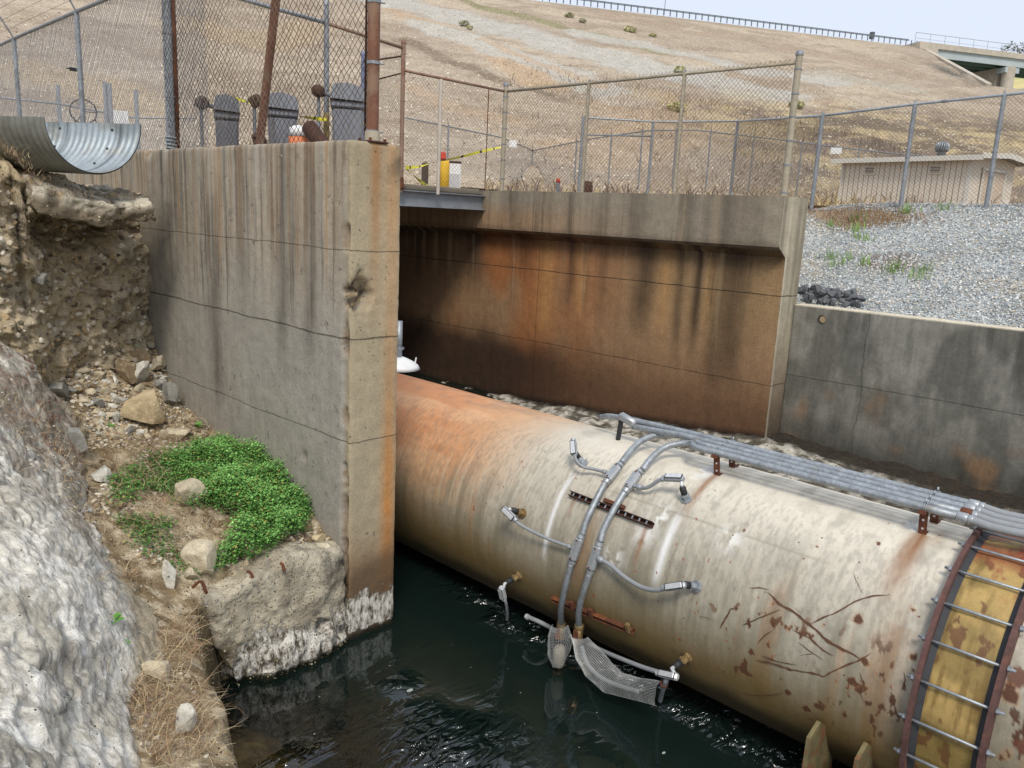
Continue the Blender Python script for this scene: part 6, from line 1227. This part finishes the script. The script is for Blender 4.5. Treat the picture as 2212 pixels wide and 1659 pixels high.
band([(845,20),(960,70),(1080,120),(1180,180)],2.2,org,.7,731); band([(820,0),(960,30),(1130,70),(1330,130),(1520,170),(1700,215)],4.0,gry,.95,732,(.5,.9,1))
band([(1000,0),(1180,50),(1340,90),(1430,115)],1.6,grn,.9,733); band([(930,60),(1080,110),(1230,160),(1350,215)],2.6,gry,.9,734,(.5,.9,1))
band([(1260,75),(1420,105),(1620,150),(1800,175)],2.2,gry,.85,735,(.5,.9,1)); band([(1400,150),(1600,200),(1720,235)],2.4,gry,.8,736,(.5,.9,1)); band([(1760,160),(1850,175),(1960,190)],2.0,hx('#b0a795'),.8,737,(.4,.9,1))
band([(1050,90),(1200,150),(1300,185)],.9,org,.6,738); band([(1330,235),(1500,225),(1620,240),(1800,235)],3,org,.45,739); band([(1250,330),(1400,300),(1500,270)],3.2,org,.5,740,(.2,.5,1)); band([(880,190),(980,230),(1130,260)],.9,org,.4,741)
band([(880,90),(990,140),(1110,185),(1200,215)],1.2,drk,.7,742); band([(1300,30),(1500,70),(1800,120),(1960,150)],2.6,hx('#a9937c'),.8,743); band([(60,150),(200,190),(330,240)],2.0,tan,.6,744); band([(420,60),(560,90),(680,60)],3,tan,.5,745)
# grass bank on the right and yard
gb=sst(20,36,A)*sst(66,56,B+4*(fbm(Q,.15,3,751)-.5)); gc=mix(hx('#ad9a72'),hx('#847264'),sst(.42,.58,fbm(Q,(.35,.5,1),5,752))); gc=mix(gc,hx('#c7ad74'),sst(.52,.66,fbm(Q,(.8,1.5,1),5,753))*.7); gc=mix(gc,hx('#66574c'),sst(.52,.62,fbm(Q,(.25,.6,1),5,754))*.8); c=mix(c,gc,gb*.95)
yd=sst(40,36,B); yc_=mix(hx('#a8957a'),hx('#887459'),sst(.42,.6,fbm(Q,(.5,.8,1),5,755))); c=mix(c,yc_,yd*(1-gb))
rk=sst(70,74,A)*np.exp(-((A-(70.5+(B-75.7)*.43))/1.6)**2)*sst(90,82,B); c=mix(c,hx('#4f5350'),rk)
c=mix(c,mix(hx('#a9ada8'),hx('#8a8f8c'),sst(.4,.6,fbm(Q,.4,3,756))),sst(.3,.6,sst(74,76,A-(B-75.7)*.43)*sst(74,77,B)))
lum=(c@np.array([.3,.5,.2]))[:,None]; c=(c*.74+lum*.26*np.array([1.03,1.0,.93]))*.90; V=np.stack([X,Y,Z],1); F=gridf(len(ps),len(qs)); cx_=V[F].mean(1); inside=(cx_[:,0]<17.6)&(cx_[:,1]<16.8)
F=F[~inside]
m_hill=mat('dry stony hillside',vcol=True,rough=.97,var=[(.8,.14),(3.5,.2),(9,.22)],specks=[(3.2,.16,tuple(hx('#cfc2ad')),.30,.03),(6.5,.26,tuple(hx('#c9bba3')),.36,.02),(5,.18,tuple(hx('#7c6b58')),.34,-.02),(8,.3,tuple(hx('#8d7a62')),.36,.01)],bump=[(2.5,.08),(9,.04)],spec=.08)
o=build('hillside',V,F,m_hill,None,True,c); tag(o,kind='structure')
# stones strewn on the face
g=np.random.default_rng(81); n=8000; a=g.uniform(-25,60,n); b=38+np.abs(g.normal(0,16,n)); X_=.856*a+.517*b; Y_=-.517*a+.856*b; b_ok=b<92; X_,Y_=X_[b_ok],Y_[b_ok]; a,b=a[b_ok],b[b_ok]
Qs=np.stack([a,b,a*0],1); Zs=zland(X_,Y_)+(fbm(Qs,.25,4,711)-.5)*1.0+(fbm(Qs,1.3,4,712)-.5)*.22
pal3=np.array([hx('#d3c7b2'),hx('#b9a98f'),hx('#e0d8c8'),hx('#8d7b66')]); 
tag(scatter_stones('hillside_stones',np.stack([X_,Y_,Zs],1),.06,.22,m_peb,82,cols=pal3[g.integers(0,4,len(a))],flat=.8,sub=1),'pale stones strewn over the dry dam face','stones')
# dry grass on the slopes
n=26000; r_=g.uniform(20,70,n)**1.0; az_=g.uniform(math.radians(44),math.radians(80),n); X_=r_*np.sin(az_); Y_=r_*np.cos(az_); a,b=pq(X_,Y_); Qs=np.stack([a,b,a*0],1); den=fbm(Qs,(.35,.5,1),5,752)
face_=sst(36,40,b); Zs=zland(X_,Y_)+(fbm(Qs,.25,4,711)-.5)*1.0*face_+(fbm(Qs,1.3,4,712)-.5)*.22*face_+(fbm(Qs,.6,4,713)-.5)*.18*(1-face_)*sst(14,20,b)+(fbm(Qs,.35,4,714)-.45)*1.1*sst(18,30,b)*sst(60,44,b)*sst(20,36,a)
kp=(g.random(n)<(.15+.85*sst(14,34,a)))&(r_<66); Bp=np.stack([X_,Y_,Zs-.03],1)[kp]; dn=den[kp]; gcol=mix(np.tile(hx('#bda981'),(len(Bp),1)),hx('#84736a'),sst(.42,.54,dn)); gcol=gcol*g.uniform(.7,1.15,(len(Bp),1))
stems('hillside_grass',Bp,.5,.5,.022,gcol,83,'tall dry straw coloured and purplish grass covering the bank behind the fences',.4,4)
# shrubs on the slope
for x_,y_,s_,lab in ((1003,55,.9,'green shrub high on the stony slope, left of its smaller neighbour... ' ),(1015,62,.6,''),(1230,38,1.0,''),(1258,48,.8,''),(1360,70,1.3,''),(1410,80,.8,''),(1468,155,1.0,''),(1460,240,1.3,''),(1720,232,1.2,'')):
    r=ray(x_,y_); t=(1.1-38*.4)/(r[2]-.4*(.517*r[0]+.856*r[1])); P=r*t; s2=s_*.75
    lab={1003:'dark grey-green shrub highest on the left of the stony slope',1015:'smaller shrub just right of the highest dark shrub on the slope',1230:'olive shrub near the top of the slope below the guardrail',1258:'small brownish shrub right of the olive shrub below the guardrail',1360:'widest olive shrub below the guardrail',1410:'small olive shrub furthest right below the guardrail',1468:'yellow-green shrub above the grey gravel band',1460:'yellow-green bush behind the far wall fence',1720:'low green bush behind the tall end post'}[x_]
    sh=thing('shrub',lab,'shrub',P); g2=np.random.default_rng(int(x_)); n_=260; d=g2.normal(0,1,(n_,3)); d/=np.linalg.norm(d,axis=1)[:,None]; C=P+d*(g2.uniform(.3,1,n_)**.5)[:,None]*np.array([s2,s2,s2*.55])*.75; C[:,2]+=s2*.25
    az_=g2.uniform(0,6.3,n_); e_=g2.normal(0,1,(n_,3)); e_/=np.linalg.norm(e_,axis=1)[:,None]; f_=np.cross(e_,[0,0,1.0]); L=.13*s2*g2.uniform(.7,1.4,(n_,1)); V=np.stack([C-e_*L,C+f_*L*.6,C+e_*L,C-f_*L*.6],1).reshape(-1,3); base=hx('#c4c48a') if y_>60 else hx('#a8aa80'); cc=np.repeat(base*g2.uniform(.55,1.2,(n_,1)),4,0)
    build('foliage',V,np.arange(n_*4).reshape(n_,4),m_leaf,sh,False,cc)
# guardrail on the crest
gr=thing('guardrail','long steel guardrail on posts along the crest of the dam','guardrail',(100,58,25)); m_gr=mat('guardrail steel',tuple(hx('#6c747c')),.6,.2)
def crest(p,h=0,q=97.6): return np.array([.856*p+.517*q,-.517*p+.856*q,25.1+h])
rp=[crest(p,.62) for p in np.arange(10,81.6,2)]; m=MB()
for dz in (-.06,.06): m.tube([q+[0,0,dz] for q in rp],.05,6)
m.out('rail_beam',m_gr,gr)
for p in np.arange(10,81.5,.87): MB().box(crest(p,.30),(.10,.10,.7)).out('post',m_gr,gr)
t=tag(MB().tube([crest(44,0),crest(44,2.2)],.04,6).tube([crest(43.6,2.0),crest(44.4,2.0)],.03,5).out('antenna_post',m_gr),'thin lone post standing on the dam crest behind the guardrail','post')
sg=thing('road_sign','small dark road sign on the crest just left of the bridge','road sign',crest(78,0)); MB().tube([crest(79,0,104),crest(79,2.6,104)],.05,6).out('pole',m_gr,sg); MB().box(crest(79,2.3,104),(.5,.5,.9),rotm((0,0,1),-.54)).out('panel',mat('dark sign',(.08,.1,.11),.6),sg)
# ---------------------------------------------------------------- bridge
br=thing('road_bridge','concrete and steel girder road bridge with thin railing at the right end of the dam','bridge',crest(82))
m_bc=mat('bridge concrete',tuple(hx('#b3aa9b')),.85,var=[(.6,.15),(2,.15)],bump=[(3,.01)]); m_gir=mat('pale blue grey girder',tuple(hx('#a9b3b4')),.6,var=[(.5,.1)]); m_girk=mat('green shadowed girder',tuple(hx('#5e7468')),.7)
def bb(p0,p1,q0,q1,z0,z1,mb): return mb.box(crest((p0+p1)/2,(z0+z1)/2,(q0+q1)/2),(p1-p0,q1-q0,z1-z0),np.array([[.856,.517,0],[-.517,.856,0],[0,0,1.]]))
bb(81,130,96.6,103.2,-.30,.40,MB()).out('deck',m_bc,br); bb(83.5,130,96.9,97.1,-1.35,-.30,MB()).out('girder',m_gir,br)
for q in (98.6,100.3,102.6): bb(83.5,130,q,q+.2,-1.35,-.302,MB()).out('girder',m_girk,br)
bb(81,84,96.5,103.1,-1.9,-.31,MB()).out('abutment',m_bc,br)
for (pp) in (96.0,118.0):
    bb(pp,pp+1.1,98.3,102.8,-12,-1.4,MB()).out('pier_wall',m_bc,br); m=MB(); a_=crest(pp+.9,-12,97.2); b_=crest(pp+.9,-1.4,97.2); m.cyl(a_,b_,.85,16).out('pier_column',m_bc,br); bb(pp-.2,pp+2.2,96.7,98.2,-2.2,-1.52,MB()).out('pier_cap',m_gir,br)
m=MB(); m.tube([crest(81,1.7),crest(130,1.7)],.035,5).tube([crest(81,1.0),crest(130,1.0)],.02,5); m.out('railing',m_galv,br)
for p in np.arange(81,130,2.4): MB().tube([crest(p,.35),crest(p,1.7)],.03,5).out('railing_post',m_galv,br)
# concrete strip down the edge of the face
a=crest(82,-.6,96.8); b=np.array([.856*72.9+.517*75.7,-.517*72.9+.856*75.7,16.4]); d=b-a; L=np.linalg.norm(d); y_=d/L; x_=np.cross(y_,[0,0,1]); x_/=np.linalg.norm(x_); R=np.stack([x_,y_,np.cross(x_,y_)],1)
tag(MB().box((a+b)/2,(.55,L+1.0,.5),R).out('edge_wall',m_bc),'sloping concrete edge wall running down from the bridge abutment','concrete wall')
# distant hills beyond the bridge
az_=np.radians(np.linspace(60,110,160)); rr=np.linspace(150,620,70); AA,RR=np.meshgrid(az_,rr,indexing='ij'); X=RR*np.sin(AA);Y=RR*np.cos(AA); azd=np.degrees(AA)
ridge=np.interp(azd,[60,72.8,73.6,75,77,80,110],[9.2,9.25,9.35,9.55,9.85,10.0,9.6]); k=sst(150,600,RR); Zh=14+ (600*np.tan(np.radians(ridge))-14)*np.clip((RR-180)/420,0,1)**1.15
Q=np.stack([X.ravel()*.01,Y.ravel()*.01,X.ravel()*0],1); Zh=Zh+((fbm(Q,1.5,4,761)-.5)*5).reshape(X.shape)*sst(180,400,RR)*sst(620,560,RR)
c=mix(hx('#b8ab72'),hx('#8f9a5c'),sst(.42,.6,fbm(Q,2.2,4,762))); c=mix(c,hx('#cdbd85'),sst(.5,.65,fbm(Q,4,4,763))*.7)
tag(build('distant_hills',np.stack([X.ravel(),Y.ravel(),Zh.ravel()],1),gridf(160,70),mat('distant grass hill',vcol=True,rough=.95,var=[(.05,.12)]),None,True,c),kind='structure')
# wide ground far out so the land reaches the horizon
tag(build('far_ground',np.array([[-900,-900,-8.],[900,-900,-8],[900,900,-8],[-900,900,-8]]),np.array([[0,1,2,3]]),mat('far dry land',tuple(hx('#9c8a68')),.95,var=[(.02,.2)])),kind='structure')
# trees on the skyline
m_bark=mat('bark',tuple(hx('#5a4a3c')),.9,var=[(5,.3)])
for x_,y_,h_,r_,lab in ((2203,112,62,380,'lone dark tree standing on the skyline above the bridge railing'),(2150,133,22,420,'low dark bush on the skyline above the bridge deck'),(2180,136,24,420,'second low bush on the skyline, right of the first'),(2135,186,12,300,'small round bush on the hill seen right of the bridge pier')):
    T=atr(x_,y_-3,r_); hm=h_/FPX*r_*.30 if h_>30 else h_/FPX*r_*.5; t=thing('skyline_tree' if h_>30 else 'bush',lab,'tree' if h_>30 else 'bush',T-[0,0,hm]); 
    if h_>30: MB().tube([T-[0,0,hm*1.6],T-[0,0,hm*.8],T+[.3,0,0]],[.35,.25,.1],8).out('trunk',m_bark,t)
    g2=np.random.default_rng(int(x_)); n_=420; d=g2.normal(0,1,(n_,3)); d/=np.linalg.norm(d,axis=1)[:,None]; cl=g2.normal(0,.55,(7,3))*hm; C=T+cl[g2.integers(0,7,n_)]*[1,1,.6]+d*(g2.uniform(.2,1,n_)**.5)[:,None]*hm*.5
    e_=g2.normal(0,1,(n_,3)); e_/=np.linalg.norm(e_,axis=1)[:,None]; f_=np.cross(e_,[0,0,1.0]); L=.13*hm*g2.uniform(.6,1.3,(n_,1)); V=np.stack([C-e_*L,C+f_*L*.6,C+e_*L,C-f_*L*.6],1).reshape(-1,3); build('crown' if h_>30 else 'foliage',V,np.arange(n_*4).reshape(n_,4),m_leaf,t,False,np.repeat(hx('#5b6350')*g2.uniform(.6,1.2,(n_,1)),4,0))
# ---------------------------------------------------------------- shed
zE=2.75; eL=onz(1822,345,zE); eR=onz(2103,337,zE); u=(eR-eL); u[2]=0; Ls=np.linalg.norm(u); u/=Ls; v=np.array([-u[1],u[0],0]); v=v if v@eL>0 else -v; z0=.2
sh=thing('wooden_shed','beige panelled shed with shallow gable roof behind the gravel lot','shed',(eL[0],eL[1],z0)); DW=3.4
S_=lambda a,b,z: np.array([eL[0],eL[1],0])+u*a+v*b+np.array([0,0,z])
m_sid=mat('beige grooved siding',tuple(hx('#d4cabb')),.75,var=[(2,.08),(15,.06)]); m_trim=mat('white trim',tuple(hx('#cfcbc2')),.6,var=[(5,.06)]); m_roof=mat('shingle roof',tuple(hx('#7b756e')),.9,var=[(6,.2)]); m_gv=mat('siding groove',tuple(hx('#7d6b58')),.8)
Rs=np.stack([u,v,[0,0,1]],1); zr=zE+.13
m=MB(); m.box(S_(Ls/2,DW/2,(z0+zE)/2),(Ls,DW,zE-z0),Rs); m.prism([S_(Ls,0,zE),S_(Ls,DW,zE),S_(Ls,DW/2,zr)],-u*Ls); m.out('wall',m_sid,sh)
m=MB()
for a in np.arange(.14,Ls,.20): m.box(S_(a,-.003,(z0+zE)/2),(.018,.008,zE-z0),Rs)
m.out('siding_grooves',m_gv,sh)
def roofp(sgn,nm='roof_slope'):
    b0=-.32 if sgn<0 else DW+.32; m=MB(); k=(zr-zE)/(DW/2); ze=zE-k*.32
    m.prism([S_(-.3,b0,ze+.02),S_(-.3,DW/2,zr+.06),S_(-.3,DW/2,zr-.02),S_(-.3,b0,ze-.06)],u*(Ls+.75)); return m.out(nm,m_roof,sh)
roofp(-1); roofp(1)
k=(zr-zE)/(DW/2); MB().box(S_(Ls/2+.08,-.34,zE-.05-k*.3),(Ls+.8,.03,.17),Rs).out('fascia',m_trim,sh)
for s_ in (-1,1):
    b0=-.36 if s_<0 else DW+.36; a=S_(Ls+.47,b0,zE-k*.34); b=S_(Ls+.47,DW/2,zr+.02); m=MB(); m.prism([a+[0,0,-.08],a+[0,0,.08],b+[0,0,.06],b+[0,0,-.12]],u*.03); m.out('barge_board',m_trim,sh)
MB().box(S_(Ls-.04,-.02,(z0+zE)/2),(.14,.03,zE-z0),Rs).out('corner_trim',m_trim,sh); MB().box(S_(.03,-.02,(z0+zE)/2),(.08,.03,zE-z0),Rs).out('corner_trim',m_trim,sh)
for a in (Ls*.24,Ls*.75):
    fr_=MB().box(S_(a,-.03,zE-.42),(.46,.04,.34),Rs,bev=.008).out('vent',m_sid,sh); m=MB(); m.box(S_(a,-.055,zE-.42),(.34,.012,.22),Rs); m.out('vent_opening',m_black,fr_)
    m=MB()
    for q in range(4): m.box(S_(a,-.066,zE-.50+q*.055),(.34,.02,.022),Rs)
    m.out('louvre',m_sid,fr_)
dr=MB().box(S_(Ls+.02,DW*.5,1.25),(.04,1.7,2.1),Rs,bev=.01).out('double_door',mat('door panel',tuple(hx('#c4b3a0')),.7,var=[(3,.06)]),sh)
for q,wd,hh,zz in ((-.88,.10,2.2,1.28),(.88,.10,2.2,1.28),(0,.06,2.1,1.25)): MB().box(S_(Ls+.055,DW*.5+q,zz),(.03,wd,hh),Rs).out('door_trim',m_trim,dr)
MB().box(S_(Ls+.055,DW*.5,2.38),(.03,1.9,.10),Rs).out('door_trim',m_trim,dr)
vt=thing('roof_ventilator','round spinning metal ventilator on the ridge of the beige shed','ventilator',S_(Ls*.60,DW/2,zr)); vb=S_(Ls*.60,DW/2,zr+.03)
MB().lathe(vb,(0,0,1),[(0,.17),(.16,.14),(.17,.16),(.19,.16)],18).out('neck',m_galv,vt,True); MB().lathe(vb+[0,0,.18],(0,0,1),[(0,.17),(.06,.20),(.17,.215),(.28,.19),(.34,.12),(.36,.02)],22).out('core',m_black,vt,True)
for a in np.arange(0,2*math.pi,math.pi/9):
    pts=[vb+np.array([math.cos(a+tw)*r_,math.sin(a+tw)*r_,h_]) for tw,r_,h_ in ((0,.175,.19),(.12,.215,.26),(.2,.232,.34),(.25,.21,.44),(.28,.13,.52))]
    MB().tube(pts,.026,5).out('vane',m_galv,vt,True)
MB().lathe(vb+[0,0,.51],(0,0,1),[(0,.15),(.02,.12),(.03,.01)],18).out('top_cap',m_galv,vt,True)
